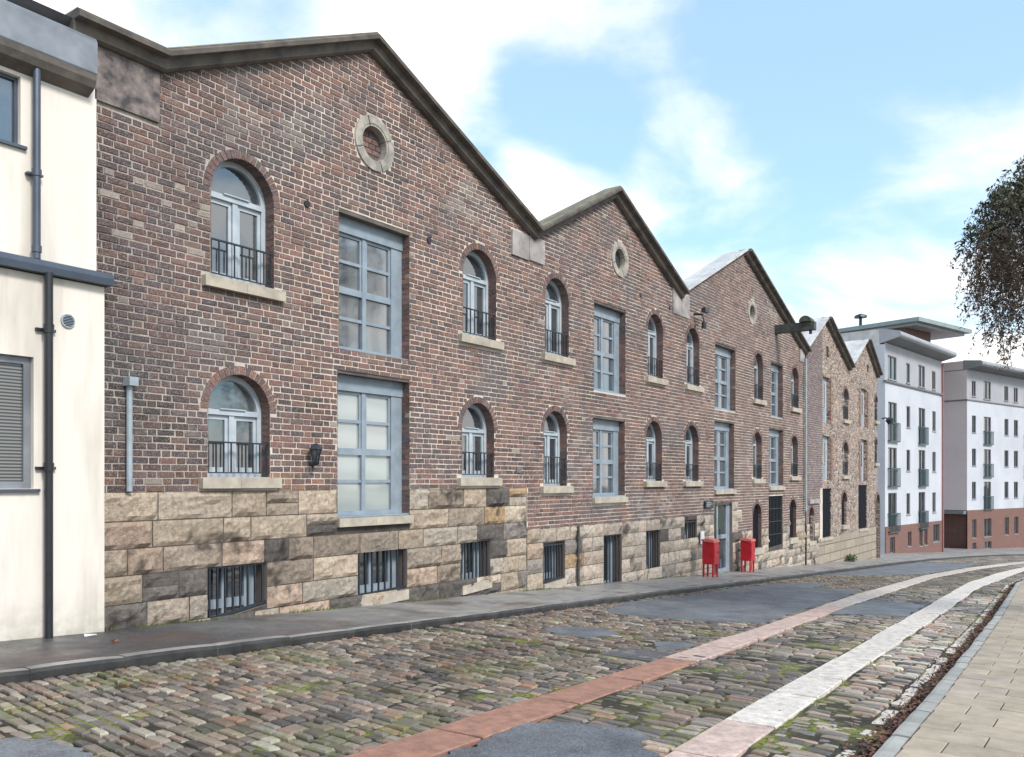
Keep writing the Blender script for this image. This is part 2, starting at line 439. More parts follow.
def vcol(cf):
    c = cf(18.1 + U(-3, 3), 2.2 + U(-1, 1)) if cf is brick_colour else cf(0, 0)
    return c if max(c) < .24 else (.15, .095, .085)
def voussoirs(mb, o, cf=brick_colour, depth=.2, ring=.11, hdr=True, mp=ident):
    s0, s1, z0, z1 = o['b']; r = (s1 - s0) / 2; zs = z1 - r; cx = (s0 + s1) / 2
    n = max(12, int(math.pi * (r + .1) / .088))
    rings = [(r - .006, r + .105)]
    for ri, (ra, rb) in enumerate(rings):
        for i in range(n):
            a0 = math.pi * (i + .08) / n; a1 = math.pi * (i + .92) / n
            P = [(cx + q * math.cos(a), zs + q * math.sin(a)) for q, a in ((ra, a0), (rb, a0), (rb, a1), (ra, a1))]
            mb.prism(mp, P, U(-.004, .001), depth + .05, M['brick'], vcol(cf))
def jambs(mb, o, cf=brick_colour, depth=.24, z0=None):
    s0, s1, zz0, z1 = o['b']
    if o['k'] == 'arch': z1 = z1 - (s1 - s0) / 2
    z = math.ceil((zz0 + 2) / H) * H - 2
    k = 0
    while z < z1 - .02:
        zt = min(z + H, z1)
        for s, sg in ((s0, 1), (s1, -1)):
            segs = [(.0, depth)] if k % 2 else [(0, .10), (.105, depth)]
            for d0, d1 in segs:
                mb.box(ident, min(s, s + sg * .006), max(s, s + sg * .006), z + .007, zt - .005, d0 + .002, d1, M['brick'], cf(s, z))
        z += H; k += 1

# stones -----------------------------------------------------------------
def stone_colour(x, z):
    t = R(); f = U(.82, 1.15)
    c = random.choice([(.50, .405, .31), (.47, .38, .29), (.41, .34, .275), (.50, .375, .29), (.58, .48, .375), (.47, .41, .34), (.36, .29, .23)])
    n = noise.noise(Vector((x * .5, z * 1.2, 5)))
    if x > 14: c = tuple(c[i] * .5 + (.52, .45, .385)[i] * .5 for i in range(3))
    if t < .05: c = (.13, .115, .105)
    elif t < .12: c = (.30, .265, .235)
    elif n > .3: c = tuple(v * .82 for v in c)
    elif t > .965: c = (.42, .29, .175)
    if x < 9 and z < -1.25 and R() < .28: c = (.17, .15, .135)
    return tuple(v * f for v in c)
def stone(mb, mp, a0, a1, b0, b1, c, proud=.045, res=.07, zb=None):
    na = max(3, min(12, int((a1 - a0) / res))); nb = max(3, min(7, int((b1 - b0) / res)))
    g = .007; vs = []; seed = R() * 50; ph = U(.5, 1.25); cs = []
    dark = R() < .3
    sh = [U(-.02, .02) for _ in range(4)]
    for j in range(nb + 1):
        for i in range(na + 1):
            u = i / na; v = j / nb
            e = min(min(u, 1 - u) * (a1 - a0), min(v, 1 - v) * (b1 - b0))
            dd = min(1, e / .022)
            nz = noise.noise(Vector((a0 + u * (a1 - a0), b0 + v * (b1 - b0), seed)) * 4) * .06 + noise.noise(Vector((a0 + u * (a1 - a0), b0 + v * (b1 - b0), seed)) * 13) * .03
            d = .012 - (dd * proud * ph + (nz if dd >= 1 else nz * .2))
            d = min(d, .003)
            if e <= 0: d = .008
            vs.append(mp(a0 + g + u * (a1 - a0 - 2 * g), b0 + g + v * (b1 - b0 - 2 * g), d))
            cs.append(1)
    fs = [(j * (na + 1) + i, j * (na + 1) + i + 1, (j + 1) * (na + 1) + i + 1, (j + 1) * (na + 1) + i) for j in range(nb) for i in range(na)]
    o = len(mb.v); mb.add(vs, fs, M['stone'], c)
    for q in range(len(vs)):                         # soot blotches with a shape of their own
        x, y, z = vs[q]
        n = noise.noise(Vector((x * 1.6, z * 2.0, 3.3))) + .55 * noise.noise(Vector((x * 9, z * 9, 2)))
        k = 1 - min(.72, max(0, n - .36) * 3.2)
        mb.c[o + q] = tuple(cc * k for cc in c)
def lay_stones(mb, courses, base_fn, ops, mp=ident, cf=stone_colour, lmin=.4, lmax=1.05, res=.07):
    for (z0, z1) in courses:
        iv = intervals(base_fn((z0 + z1) / 2), excl(ops, (z0 + z1) / 2, ring=.05))
        for a, b_ in iv:
            x = a
            while x < b_ - .02:
                w = U(lmin, lmax)
                if b_ - (x + w) < lmin * .6: w = b_ - x
                x1 = x + w
                if ground((x + x1) / 2) + KERB < z1 + .05:
                    if R() < .1 and z1 - z0 > .3 and w < .8:
                        zm = (z0 + z1) / 2
                        stone(mb, mp, x, x1, z0, zm, cf(x, z0), res=res); stone(mb, mp, x, x1, zm, z1, cf(x, z0), res=res)
                    else: stone(mb, mp, x, x1, z0, z1, cf(x, z0), proud=U(.03, .06), res=res)
                x = x1

# ------------------------------------------------------------------ windows
deep = lambda a, b_, d: (a, D + d + .055, b_)
def arch_window(parent_thing, o, rail=.52, frame='frame_pale', pane='glass', sill=True, detail=True, name='arched_window', shift=0):
    s0, s1, z0, z1 = o['b']; r = (s1 - s0) / 2; zs = z1 - r; cx = (s0 + s1) / 2
    f = MB(); mt = M[frame]; d0, d1 = .13, .2; w = .075
    n = 16
    for i in range(n):
        a0 = math.pi * i / n; a1 = math.pi * (i + 1) / n
        f.prism(deep, [(cx + q * math.cos(a), zs + q * math.sin(a)) for q, a in ((r - w, a0), (r - .003, a0), (r - .003, a1), (r - w, a1))], d0, d1, mt)
    f.box(deep, s0 + .003, s0 + w, z0, zs, d0, d1, mt); f.box(deep, s1 - w, s1 - .003, z0, zs, d0, d1, mt)
    f.box(deep, s0 + w, s1 - w, zs - .05, zs + .02, d0 - .02, d1, mt)            # transom
    f.box(deep, s0 + w, s1 - w, z0, z0 + .06, d0 + .003, d1, mt)
    f.box(deep, cx - .04, cx + .04, z0 + .06, zs - .05, d0 - .005, d1, mt)
    if detail:
        for a, b_ in ((s0 + w, cx - .04), (cx + .04, s1 - w)):
            f.box(deep, a + .004, a + .05, z0 + .062, zs - .052, d0 + .02, d1 - .005, mt); f.box(deep, b_ - .05, b_ - .004, z0 + .062, zs - .052, d0 + .02, d1 - .005, mt)
            f.box(deep, a + .05, b_ - .05, z0 + .062, z0 + .13, d0 + .02, d1 - .005, mt); f.box(deep, a + .05, b_ - .05, zs - .11, zs - .052, d0 + .02, d1 - .005, mt)
        f.box(deep, cx - .2, cx + .2, zs + .02, zs + .035, d0 - .045, d0, M['frame_pale'])
    fo = parent_thing.part(f, name)
    p = MB(); q = [(cx + (r - .05) * math.cos(math.pi * i / 14), zs + (r - .05) * math.sin(math.pi * i / 14)) for i in range(15)]
    p.prism(deep, [(s0 + .05, z0 + .02), (s1 - .05, z0 + .02)] + q, .172, .18, M[pane])
    sub(p, 'pane', fo)
    if rail:
        g = MB(); zr = z0 + rail
        g.box(ident, s0 + .01, s1 - .01, zr - .02, zr, .02, .05, M['iron']); g.box(ident, s0 + .01, s1 - .01, z0 + .05, z0 + .065, .027, .045, M['iron'])
        k = 9
        for i in range(k):
            a = s0 + .03 + (s1 - s0 - .06) * i / (k - 1)
            g.box(ident, a - .008, a + .008, z0 + .065, zr - .02, .028, .044, M['iron'])
        sub(g, 'railing', fo)
    if sill:
        g = MB(); zt = z0 - .004
        c = U(.9, 1.1)
        for a, b_ in ((s0 - .13, cx + U(-.1, .1)), (0, s1 + .13)):
            if a == 0: a = last + .004
            last = b_
            g.prism(ident, [(a, zt - .14), (b_, zt - .14), (b_, zt - .01), (b_ - .01, zt), (a + .01, zt), (a, zt - .01)], -.085, .13, M['sill'])
        sub(g, 'sill', fo)
    return fo
def grid_window(T, o, pane='glass_net', name='casement_window', frame='frame_blue', head=.29, sill=None, side=.25):
    s0, s1, z0, z1 = o['b']; f = MB(); mt = M[frame]; d0, d1 = .12, .2
    a0, a1 = s0 + .003, s1 - .003
    f.box(deep, a0, a1, z1 - head, z1 - .003, d0 - .02, d1, mt)
    f.box(deep, a0, a0 + .1, z0 + .003, z1 - head, d0, d1, mt); f.box(deep, a1 - side, a1, z0 + .003, z1 - head, d0, d1, mt)
    f.box(deep, a0 + .1, a1 - side, z0 + .003, z0 + .09, d0, d1, mt)
    A0, A1, B0, B1 = a0 + .1, a1 - side, z0 + .09, z1 - head
    cx = (A0 + A1) / 2; zm = B0 + (B1 - B0) * .5
    f.box(deep, cx - .04, cx + .04, B0, B1, d0 + .006, d1, mt)
    for x0, x1 in ((A0, cx - .04), (cx + .04, A1)):
        f.box(deep, x0, x1, zm - .055, zm + .045, d0 + .01, d1, mt)
        for q in (.25, .75):
            zz = B0 + (B1 - B0) * q; f.box(deep, x0, x1, zz - .024, zz + .024, d0 + .02, d1, mt)
        # upper opening casement
        f.box(deep, x0 + .003, x0 + .04, zm + .045, B1 - .003, d0 + .024, d1, mt); f.box(deep, x1 - .04, x1 - .003, zm + .045, B1 - .003, d0 + .024, d1, mt)
        f.box(deep, x0 + .04, x1 - .04, B1 - .045, B1 - .003, d0 + .024, d1, mt)
    fo = T.part(f, name)
    p = MB(); p.box(deep, A0 + .001, A1 - .001, B0 + .001, B1 - .001, .172, .18, M[pane]); sub(p, 'pane', fo)
    g = MB(); g.box(ident, s0 + .004, s1 - .004, z0 - .0, z0 + .028, .02, .165, M[frame]); 
    if sill:
        for a, b_ in ((s0 - .02, (s0 + s1) / 2 - .05), ((s0 + s1) / 2 - .045, s1 + .02)):
            g.box(ident, a, b_, z0 - sill, z0 - .004, -.07, .12, M['sill'])
    sub(g, 'sill', fo)
    return fo
def grille_window(T, o, bars=8, pane='glass_dark', name='barred_window'):
    s0, s1, z0, z1 = o['b']; e = o.get('slope', 0)
    f = MB(); mt = M['frame_pale']; zb = min(z0, z0 + e)
    zb2 = max(z0, z0 + e)
    grl = lambda a, b_, d: (a, D + d + .075, b_)
    mt = M['frame_blue']; f.box(grl, s0 + .003, s0 + .09, zb, z1 - .003, .16, .22, mt); f.box(grl, s1 - .2, s1 - .003, zb, z1 - .003, .16, .22, mt)
    cx = (s0 + s1 - .11) / 2
    f.box(grl, cx - .035, cx + .035, zb, z1 - .07, .163, .22, mt); f.box(grl, s0 + .09, s1 - .2, z1 - .07, z1 - .003, .163, .22, mt)
    f.box(grl, s0 + .09, s1 - .2, zb2, zb2 + .12, .157, .22, mt)
    fo = T.part(f, name)
    p = MB(); p.box(grl, s0 + .05, s1 - .1, zb, z1 - .03, .195, .205, M[pane]); sub(p, 'pane', fo)
    g = MB()
    g.box(ident, s0 + .004, s1 - .004, z1 - .07, z1 - .035, .03, .06, M['iron'])
    vs0 = z0 + .06; 
    g.prism(ident, [(s0 + .004, z0 + .02), (s1 - .004, z0 + e + .02), (s1 - .004, z0 + e + .055), (s0 + .004, z0 + .055)], .03, .06, M['iron'])
    for i in range(bars):
        a = s0 + .05 + (s1 - s0 - .1) * i / (bars - 1); zz = z0 + e * (a - s0) / (s1 - s0) + .02
        g.box(ident, a - .011, a + .011, zz, z1 - .036, .034, .056, M['iron'])
    sub(g, 'iron_grille', fo)
    return fo

# ------------------------------------------------------------------ brick warehouse
A = lambda a, b_, c, d, **k: dict(k='arch', b=(a, b_, c, d), **k)
Q = lambda a, b_, c, d, **k: dict(k='rect', b=(a, b_, c, d), **k)
arches_up = [A(6.58, 7.58, 2.60, 4.23), A(11.69, 12.68, 2.58, 4.18), A(14.33, 15.25, 2.57, 4.17), A(18.94, 19.81, 2.57, 4.17), A(21.26, 22.13, 2.59, 4.16), A(26.5, 27.33, 2.61, 4.12), A(30.3, 31.15, 2.61, 4.07)]
arches_lo = [A(6.54, 7.51, .05, 1.40), A(11.66, 12.62, .06, 1.41), A(14.28, 15.18, -.10, 1.44), A(18.85, 19.75, .0, 1.5), A(21.17, 22.07, .0, 1.52), A(26.4, 27.2, .07, 1.58), A(30.25, 31.05, .17, 1.62)]
rect_up = [Q(8.76, 10.31, 1.945, 4.05), Q(16.3, 17.79, 2.0, 4.0), Q(23.25, 24.86, 2.08, 4.0), Q(28.1, 29.35, 2.15, 4.02)]
rect_lo = [Q(8.73, 10.31, -.55, 1.66), Q(16.25, 17.75, -.36, 1.45), Q(23.2, 24.75, -.25, 1.78), Q(27.9, 29.4, -.18, 1.8)]
door = Q(23.2, 24.62, -2.70, -.61)
base_w = [Q(6.54, 7.46, -1.80, -1.05, slope=.13), Q(9.16, 10.25, -1.78, -1.02, slope=.03), Q(11.64, 12.5, -1.84, -.99, slope=.05), Q(14.27, 15.1, -2.08, -1.25, slope=.06),
          Q(16.75, 17.6, -2.42, -1.18), Q(18.87, 19.65, -2.28, -1.13, slope=.03), Q(21.15, 21.95, -1.60, -1.05)]
arch_bs = [A(26.36, 27.18, -2.15, -.72), A(30.1, 30.85, -2.02, -.65)]
black_bs = [Q(27.88, 29.35, -2.23, -.50, slope=.05)]
oculi = [dict(k='circ', c=(9.50, 5.22, .265)), dict(k='circ', c=(17.5, 5.13, .25)), dict(k='circ', c=(26.3, 5.33, .23))]
def lip(x, y):                                   # a point of the coping's outer lip, which stands .26 m proud of the wall
    Z = 9745 / (1115 - x) * (D - .26) / D; return (Z * (CT + (x - 512) / 850 * ST), (481 - y) / 850 * Z)
TOP = [lip(80, 7), lip(170, 48), lip(380, 32), lip(544, 226), lip(622.5, 186), lip(690.5, 291), lip(753, 248.5), lip(806.5, 347)]
TOP[-1] = (31.93, TOP[-1][1])
def topz(x, P=TOP):
    for (x0, z0), (x1, z1) in zip(P, P[1:]):
        if x0 <= x <= x1: return z0 + (z1 - z0) * (x - x0) / (x1 - x0)
    return P[0][1] if x < P[0][0] else P[-1][1]
def below_line(z, P, x0, x1):
    """intervals where the roof line is above z"""
    out = []; cur = None; xs = [x0 + i * .02 for i in range(int((x1 - x0) / .02) + 1)]
    for x in xs:
        if topz(x, P) > z:
            if cur is None: cur = x
            last = x
        elif cur is not None: out.append((cur, last)); cur = None
    if cur is not None: out.append((cur, last))
    return out
W = Thing('brick_warehouse', (5.0, D, ground(5)), 'long dark brick warehouse with three gables over a rock-faced stone base', 'warehouse')
ops = arches_up + arches_lo + rect_up + rect_lo + [door] + base_w + arch_bs + black_bs + oculi
panels = [(5.06, 5.86, 4.28, 4.98), (13.15, 13.72, 4.3, 4.78), (13.73, 14.28, 4.32, 4.8), (20.35, 20.85, 4.35, 5.0), (20.86, 21.4, 4.35, 4.95), (31.2, 31.8, 4.35, 4.8)]
blocks = [dict(k='block', b=p) for p in panels]
for o in arches_up + arches_lo: blocks.append(dict(k='block', b=(o['b'][0] - .13, o['b'][1] + .13, o['b'][2] - .14, o['b'][2])))
for o in rect_lo: blocks.append(dict(k='block', b=(o['b'][0], o['b'][1], o['b'][2] - .14, o['b'][2])))
for o in arch_bs: blocks.append(dict(k='block', b=(o['b'][0] - .1, o['b'][1] + .1, o['b'][2] - .2, o['b'][2])))
quoins = []
z = -.62; k = 0
while z > -2.9:
    h = U(.26, .34); quoins.append((24.64, 25.05 + (.35 if k % 2 else 0), z - h, z)); z -= h; k += 1
XE = 31.93
def stone_top(x):
    if x < 13.7: return -.13
    if x < 23.2: return -.93
    if x < 24.64: return -9
    if x < 30: return -1.55
    return -1.35
def brick_base(z):
    full = below_line(z, TOP, 5.03, XE)
    ex = []
    if z < -.13: ex.append((5.0, 13.7))
    if z < -.93: ex.append((13.7, 23.2))
    if z < -1.55: ex.append((24.6, 30.0))
    if z < -1.35: ex.append((30.0, XE))
    return intervals(full, ex)
mb = MB()
outline = [(5.0, -4.6), (XE, -4.6)] + [(x, z - .04) for x, z in reversed(TOP[1:])] + [(5.0, TOP[0][1] - .04)]
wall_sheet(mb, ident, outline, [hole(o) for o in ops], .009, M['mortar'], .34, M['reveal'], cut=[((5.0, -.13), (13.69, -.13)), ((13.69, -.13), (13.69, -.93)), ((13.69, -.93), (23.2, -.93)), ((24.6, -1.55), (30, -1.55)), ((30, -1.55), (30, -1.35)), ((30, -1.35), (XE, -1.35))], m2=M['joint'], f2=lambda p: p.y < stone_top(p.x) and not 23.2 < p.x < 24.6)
bops = ops + blocks + [dict(k='block', b=q) for q in quoins]
z_start = -.13 - 17 * H - .001
lay(mb, z_start, 7.2, brick_base, bops)
for o in arches_up + arches_lo: voussoirs(mb, o, hdr=(R() < .5)); jambs(mb, o)
for o in rect_up + rect_lo: jambs(mb, o)
for o in arch_bs: voussoirs(mb, o); jambs(mb, o)
# body behind the front
mb.box(ident, 5.0, XE, -4.6, 3.9, .42, 12, M['dark'])
mb.box(ident, 5.0, 5.01, -4.6, 4.86, .016, 12, M['mortar']); 
W.part(mb, 'wall')
# stone base
mb = MB()
def sbase(z):
    out = []
    if z < -.13: out.append((5.03, 13.68))
    if z < -.93: out.append((13.70, 23.18))
    if z < -1.55: out.append((25.08, 30.0))
    if z < -1.35: out.append((30.0, XE))
    return out
cs = []; z = -.13
for h in (.34, .32, .31, .33, .30, .33, .30, .33, .31, .3): cs.append((z - h, z)); z -= h
sops = ops + [b for b in blocks]
lay_stones(mb, [c for c in cs], lambda z: [(5.03, 13.68)] if z < -.13 else [], sops, res=.05)
W.part(mb, 'stone_base'); mb = MB()
cs = []; z = -.93
for h in (.30, .31, .29, .32, .30, .31, .3): cs.append((z - h, z)); z -= h
lay_stones(mb, cs, lambda z: [(13.70, 23.18)], sops, lmin=.35, lmax=.95, res=.08)
W.part(mb, 'stone_base'); mb = MB()
cs = []; z = -1.55
for h in (.25, .28, .26, .28, .26, .28, .3): cs.append((z - h, z)); z -= h
lay_stones(mb, cs, lambda z: [(25.08, 30.0)], sops + [dict(k='block', b=q) for q in quoins], lmin=.25, lmax=.7, res=.1)
cs = []; z = -1.35
for h in (.25, .28, .26, .28, .26, .28, .3, .3): cs.append((z - h, z)); z -= h
lay_stones(mb, cs, lambda z: [(30.0, XE)], sops, lmin=.25, lmax=.6, res=.1)
for q in quoins: stone(mb, ident, *q, stone_colour(20, 0), proud=.05, res=.08)
W.part(mb, 'stone_base', smooth=False)
# dark joint plane under the stones, cut round the openings
# pale stone / render panels in the valleys
for i, p in enumerate(panels):
    q = MB(); q.box(ident, p[0] + .004, p[1] - .004, p[2] + .004, min(p[3], topz((p[0] + p[1]) / 2) - .05), -.03 - (i % 2) * .004, .008, M['panel' if i else 'panel_dirty'])
    W.part(q, 'stone_panel')
def sweep(mb, P, prof, m):
    """prof: list of (n below line, y) closed, P: line in (x,z)"""
    n = len(P); k = len(prof); vs = []
    for i, (x, z) in enumerate(P):
        a = Vector(P[i]) - Vector(P[i - 1]) if i else Vector(P[1]) - Vector(P[0])
        b_ = Vector(P[i + 1]) - Vector(P[i]) if i < n - 1 else a
        na = Vector((a.y, -a.x)).normalized(); nb = Vector((b_.y, -b_.x)).normalized()
        mm = (na + nb).normalized(); mm = mm / max(.4, mm.dot(na))
        for dn, y in prof: vs.append((x + mm.x * dn, y, z + mm.y * dn))
    fs = [(i * k + j, i * k + (j + 1) % k, (i + 1) * k + (j + 1) % k, (i + 1) * k + j) for i in range(n - 1) for j in range(k)]
    fs += [tuple(range(k)), tuple(range((n - 1) * k + k - 1, (n - 1) * k - 1, -1))]
    mb.add(vs, fs, m)
def coping(T, P, wide=.5, pale=()):
    q = MB()
    sweep(q, P, [(.07, D - .14), (.19, D - .12), (.215, D - .07), (.215, D + .1), (.07, D + .1)], M['coping'])
    sweep(q, P, [(-.0, D - .22), (.03, D - .26), (.08, D - .25), (.09, D + .2), (-.0, D + .2)], M['coping'])
    sweep(q, P, [(-.02, D - .205), (-.002, D - .225), (-.002, D + .2), (-.02, D + .2)], M['coping_top'])
    T.part(q, 'coping')
coping(W, TOP[:6] )
# gable three: thin metal verge on the uphill slope, heavy coping on the other
q = MB()
sweep(q, [TOP[5], TOP[6]], [(-.02, D - .12), (.03, D - .12), (.05, D + .1), (0, D + .1)], M['metal_roof'])
W.part(q, 'verge')
coping(W, [TOP[6], TOP[7]])
def roof(T, P, y0, w=.55, m='metal_roof', drop=.9, back=12):
    q = MB()
    for (x0, z0), (x1, z1) in zip(P, P[1:]):
        q.add([(x0, y0, z0 - .0), (x1, y0, z1), (x1, y0 + w, z1), (x0, y0 + w, z0), (x0, y0, z0 - .12), (x1, y0, z1 - .12), (x1, y0 + w, z1 - drop), (x0, y0 + w, z0 - drop)],
              [(0, 1, 2, 3), (4, 7, 6, 5), (3, 2, 6, 7), (0, 4, 5, 1)], M[m])
        q.add([(x0, y0 + w, z0 - drop), (x1, y0 + w, z1 - drop), (x1, D + back, z1 - drop), (x0, D + back, z0 - drop)], [(0, 1, 2, 3)], M['slate'])
    T.part(q, 'roof')
roof(W, [(x, z + .0) for x, z in TOP[5:]], D + .11, .5)
roof(W, [(x, z - .05) for x, z in TOP[:6]], D + .21, .35, 'slate')
for o in oculi:
    cx, cz, r = o['c']; q = MB(); n = 4
    for i in range(n):
        for j in range(7):
            a0 = 2 * math.pi * (i + j / 7 + .02 * (j == 0)) / n + .4; a1 = 2 * math.pi * (i + (j + 1) / 7 - .02 * (j == 6)) / n + .4
            for (ra, rb, dd) in ((r - .003, r + .035, -.010), (r + .033, r + .155, -.02)):
                q.prism(ident, [(cx + p * math.cos(a), cz + p * math.sin(a)) for p, a in ((ra, a0), (rb, a0), (rb, a1), (ra, a1))], dd, .12 if rb < r + .1 else .02, M['oculus'])
    fo = W.part(q, 'round_window')
    p = MB(); p.prism(ident, [(cx + (r + .02) * math.cos(2 * math.pi * i / 20), cz + (r + .02) * math.sin(2 * math.pi * i / 20)) for i in range(20)], .13, .14, M['brick'] if cx < 12 else M['glass'], (.13, .09, .09))
    if cx < 12:
        for i in range(-3, 4):
            for j in range(-2, 2):
                w = math.sqrt(max(0, r * r - (i * H) ** 2)); a = cx + j * .15 + (.07 if i % 2 else 0)
                if a > cx - w and a + .13 < cx + w + .05: p.box(ident, a, a + .135, cz + i * H - .036, cz + i * H + .036, .115, .129, M['brick'], brick_colour(9, 3))
    sub(p, 'pane' if cx > 12 else 'brick_infill', fo)
for i, o in enumerate(arches_up): arch_window(W, o, .5, pane='glass', detail=i < 5)
for i, o in enumerate(arches_lo): arch_window(W, o, .46 if i != 2 else .6, pane='glass', detail=i < 5)
for i, o in enumerate(rect_up): grid_window(W, o, 'glass_net')
for i, o in enumerate(rect_lo): grid_window(W, o, 'glass_pale' if i == 0 else 'glass_net', sill=.13)
for i, o in enumerate(base_w): grille_window(W, o, 8 if i < 4 else 6, name='barred_window' if i != 4 else 'barred_doorway')
for o in base_w[1:4] + [base_w[5]]:
    q = MB(); s0, s1, z0, z1 = o['b']; e = o['slope']
    q.prism(ident, [(s0 + .003, z0 - .16), (s1 - .003, z0 + e - .16), (s1 - .003, z0 + e - .003), (s0 + .003, z0 - .003)], -.04, .2, M['sill']); W.part(q, 'sill')
for o in arch_bs:
    q = MB(); q.prism(ident, arch_poly(o, 12, -.004), .12, .16, M['black']); s0, s1, z0, z1 = o['b']
    fo = W.part(q, 'blind_arch')
    g = MB(); g.box(ident, s0 - .1, s1 + .1, z0 - .2, z0 - .004, -.06, .12, M['sill']); sub(g, 'sill', fo)
for o in black_bs:
    q = MB(); q.prism(ident, [(s0, z0) for s0, z0 in hole(o)], .05, .09, M['black']); fo = W.part(q, 'shuttered_opening')
    g = MB(); s0, s1, z0, z1 = o['b']
    for i in range(10):
        a = s0 + .08 + i * (s1 - s0 - .16) / 9; g.box(ident, a - .012, a + .012, z0 + .07, z1 - .02, .02, .045, M['iron'])
    for i in range(1, 4): zz = z0 + (z1 - z0) * i / 4; g.box(ident, s0 + .01, s1 - .01, zz - .012, zz + .012, .022, .043, M['iron'])
    sub(g, 'iron_grille', fo)
# street door
s0, s1, z0, z1 = door['b']; q = MB(); mt = M['frame_blue']
q.box(ident, s0 + .003, s0 + .3, z0, z1 - .003, .06, .2, M['glass_dark'])
q.box(ident, s0 + .3, s0 + .42, z0, z1 - .003, .1, .2, mt); q.box(ident, s1 - .16, s1 - .003, z0, z1 - .003, .1, .2, mt)
q.box(ident, s0 + .42, s1 - .16, z1 - .1, z1 - .003, .1, .2, mt); q.box(ident, s0 + .42, s1 - .16, z0, z0 + .12, .105, .2, mt)
q.box(ident, s0 + .42, s1 - .16, z0 + 1.0, z0 + 1.12, .105, .2, mt); q.box(ident, s0 + .42, s0 + .52, z0 + .12, z1 - .1, .107, .2, mt); q.box(ident, s1 - .26, s1 - .16, z0 + .12, z1 - .1, .107, .2, mt)
fo = W.part(q, 'door')
g = MB(); g.box(ident, s0 + .52, s1 - .26, z0 + .12, z1 - .1, .15, .16, M['glass']); sub(g, 'pane', fo)
g = MB(); g.tube([(s0 + .56, D + .06, z0 + .85), (s0 + .56, D + .06, z0 + 1.3)], .015, M['iron']); sub(g, 'handle', fo)
# timber/concrete lintels over the rectangular openings
for o in rect_up + rect_lo + [door]:
    q = MB(); s0, s1, z0, z1 = o['b']; q.box(ident, s0 + .004, s1 - .004, z1 - .06, z1 - .004, .015, .15, M['coping']); W.part(q, 'lintel')
# downpipes
q = MB(); q.tube([(5.46, D - .05, 1.13), (5.46, D - .05, -.12)], .034, M['pipe_grey'], 10); q.box(ident, 5.41, 5.52, 1.1, 1.20, -.14, .0, M['pipe_grey']); W.part(q, 'vent_pipe', False)
q = MB(); q.tube([(15.55, D - .05, -.95), (15.55, D - .05, -2.25)], .028, M['timber'], 8); W.part(q, 'downpipe')
q = MB(); q.tube([(31.75, D - .08, 4.5), (31.75, D - .08, -1.1)], .04, M['pipe_grey'], 8); W.part(q, 'downpipe')
# small iron tie plates and wall vents
def disc(mp, cx, cz, r, d0, d1, m, n=14):
    q = MB(); q.prism(mp, [(cx + r * math.cos(2 * math.pi * i / n), cz + r * math.sin(2 * math.pi * i / n)) for i in range(n)], d0, d1, m); return q
for (x, z, r) in ((8.15, 3.93, .05), (10.78, 4.02, .055), (18.55, 4.5, .05), (20.2, 4.45, .05)):
    W.part(disc(ident, x, z, r, -.02, .012, M['cast']), 'tie_plate')
q = MB(); q.box(ident, 13.32, 13.46, .16, .28, -.02, .012, M['slate']); W.part(q, 'vent_grille')

# ------------------------------------------------------------------ things fixed to the brick front
# lantern beside the lower casement window
T = Thing('wall_lantern', (8.2, D, .42), 'black wall lantern on the brick front left of the lower casement window', 'lantern')
q = MB(); lx, ly = 8.2, D - .13
q.tube([(lx, D + .0, .25), (lx, D - .06, .2), (lx, ly, .24)], .015, M['iron'], 6); T.part(q, 'bracket')
q = MB()
for k in range(6):
    a = 2 * math.pi * k / 6
    q.tube([(lx + .035 * math.cos(a), ly + .035 * math.sin(a), .25), (lx + .075 * math.cos(a), ly + .075 * math.sin(a), .44)], .009, M['iron'], 4)
q.tube([(lx, ly, .22), (lx, ly, .26)], [.03, .055], M['iron'], 6); q.tube([(lx, ly, .43), (lx, ly, .45), (lx, ly, .51), (lx, ly, .53)], [.085, .095, .055, .02], M['iron'], 6); T.part(q, 'cage')
q = MB(); q.tube([(lx, ly, .26), (lx, ly, .43)], [.032, .07], M['glass_dark'], 6); T.part(q, 'glazing')
# security camera at the second valley
T = Thing('security_camera', (21.75, D, 4.5), 'black security camera bracketed to the brickwork at the second valley', 'camera')
q = MB(); q.tube([(21.75, D, 4.55), (21.75, D - .25, 4.5), (21.75, D - .3, 4.3)], .03, M['iron'], 6); T.part(q, 'bracket')
q = MB(); q.box(lambda a, b_, d: (21.75 + a, D - .3 + d, 4.62 + b_), -.08, .2, -.055, .055, -.06, .06, M['iron']); T.part(q, 'housing')
q = MB(); q.tube([(21.72, D - .3, 4.3), (21.72, D - .3, 4.12)], [.06, .07], M['iron'], 8); T.part(q, 'dome')
# plaque and notice by the door
T = Thing('wall_plaque', (22.8, D, -.6), 'small dark plaque on the stone just left of the blue street door', 'sign')
q = MB(); q.box(ident, 22.4, 22.98, -.76, -.55, -.062, -.02, M['plaque']); T.part(q, 'plate')
q = MB()
for i, (w, zz) in enumerate(((.3, -.60), (.4, -.65), (.25, -.70))): q.box(ident, 22.48, 22.48 + w, zz - .01, zz + .01, -.066, -.0605, M['pipe_grey'])
T.part(q, 'lettering')
q = MB(); q.box(ident, 22.0, 22.22, -1.72, -1.38, -.1, -.07, M['litter']); o = q.build('notice', loc=(22.1, D - .08, -1.7)); tag(o, 'small white notice on the stone base beside the small barred window', 'notice')
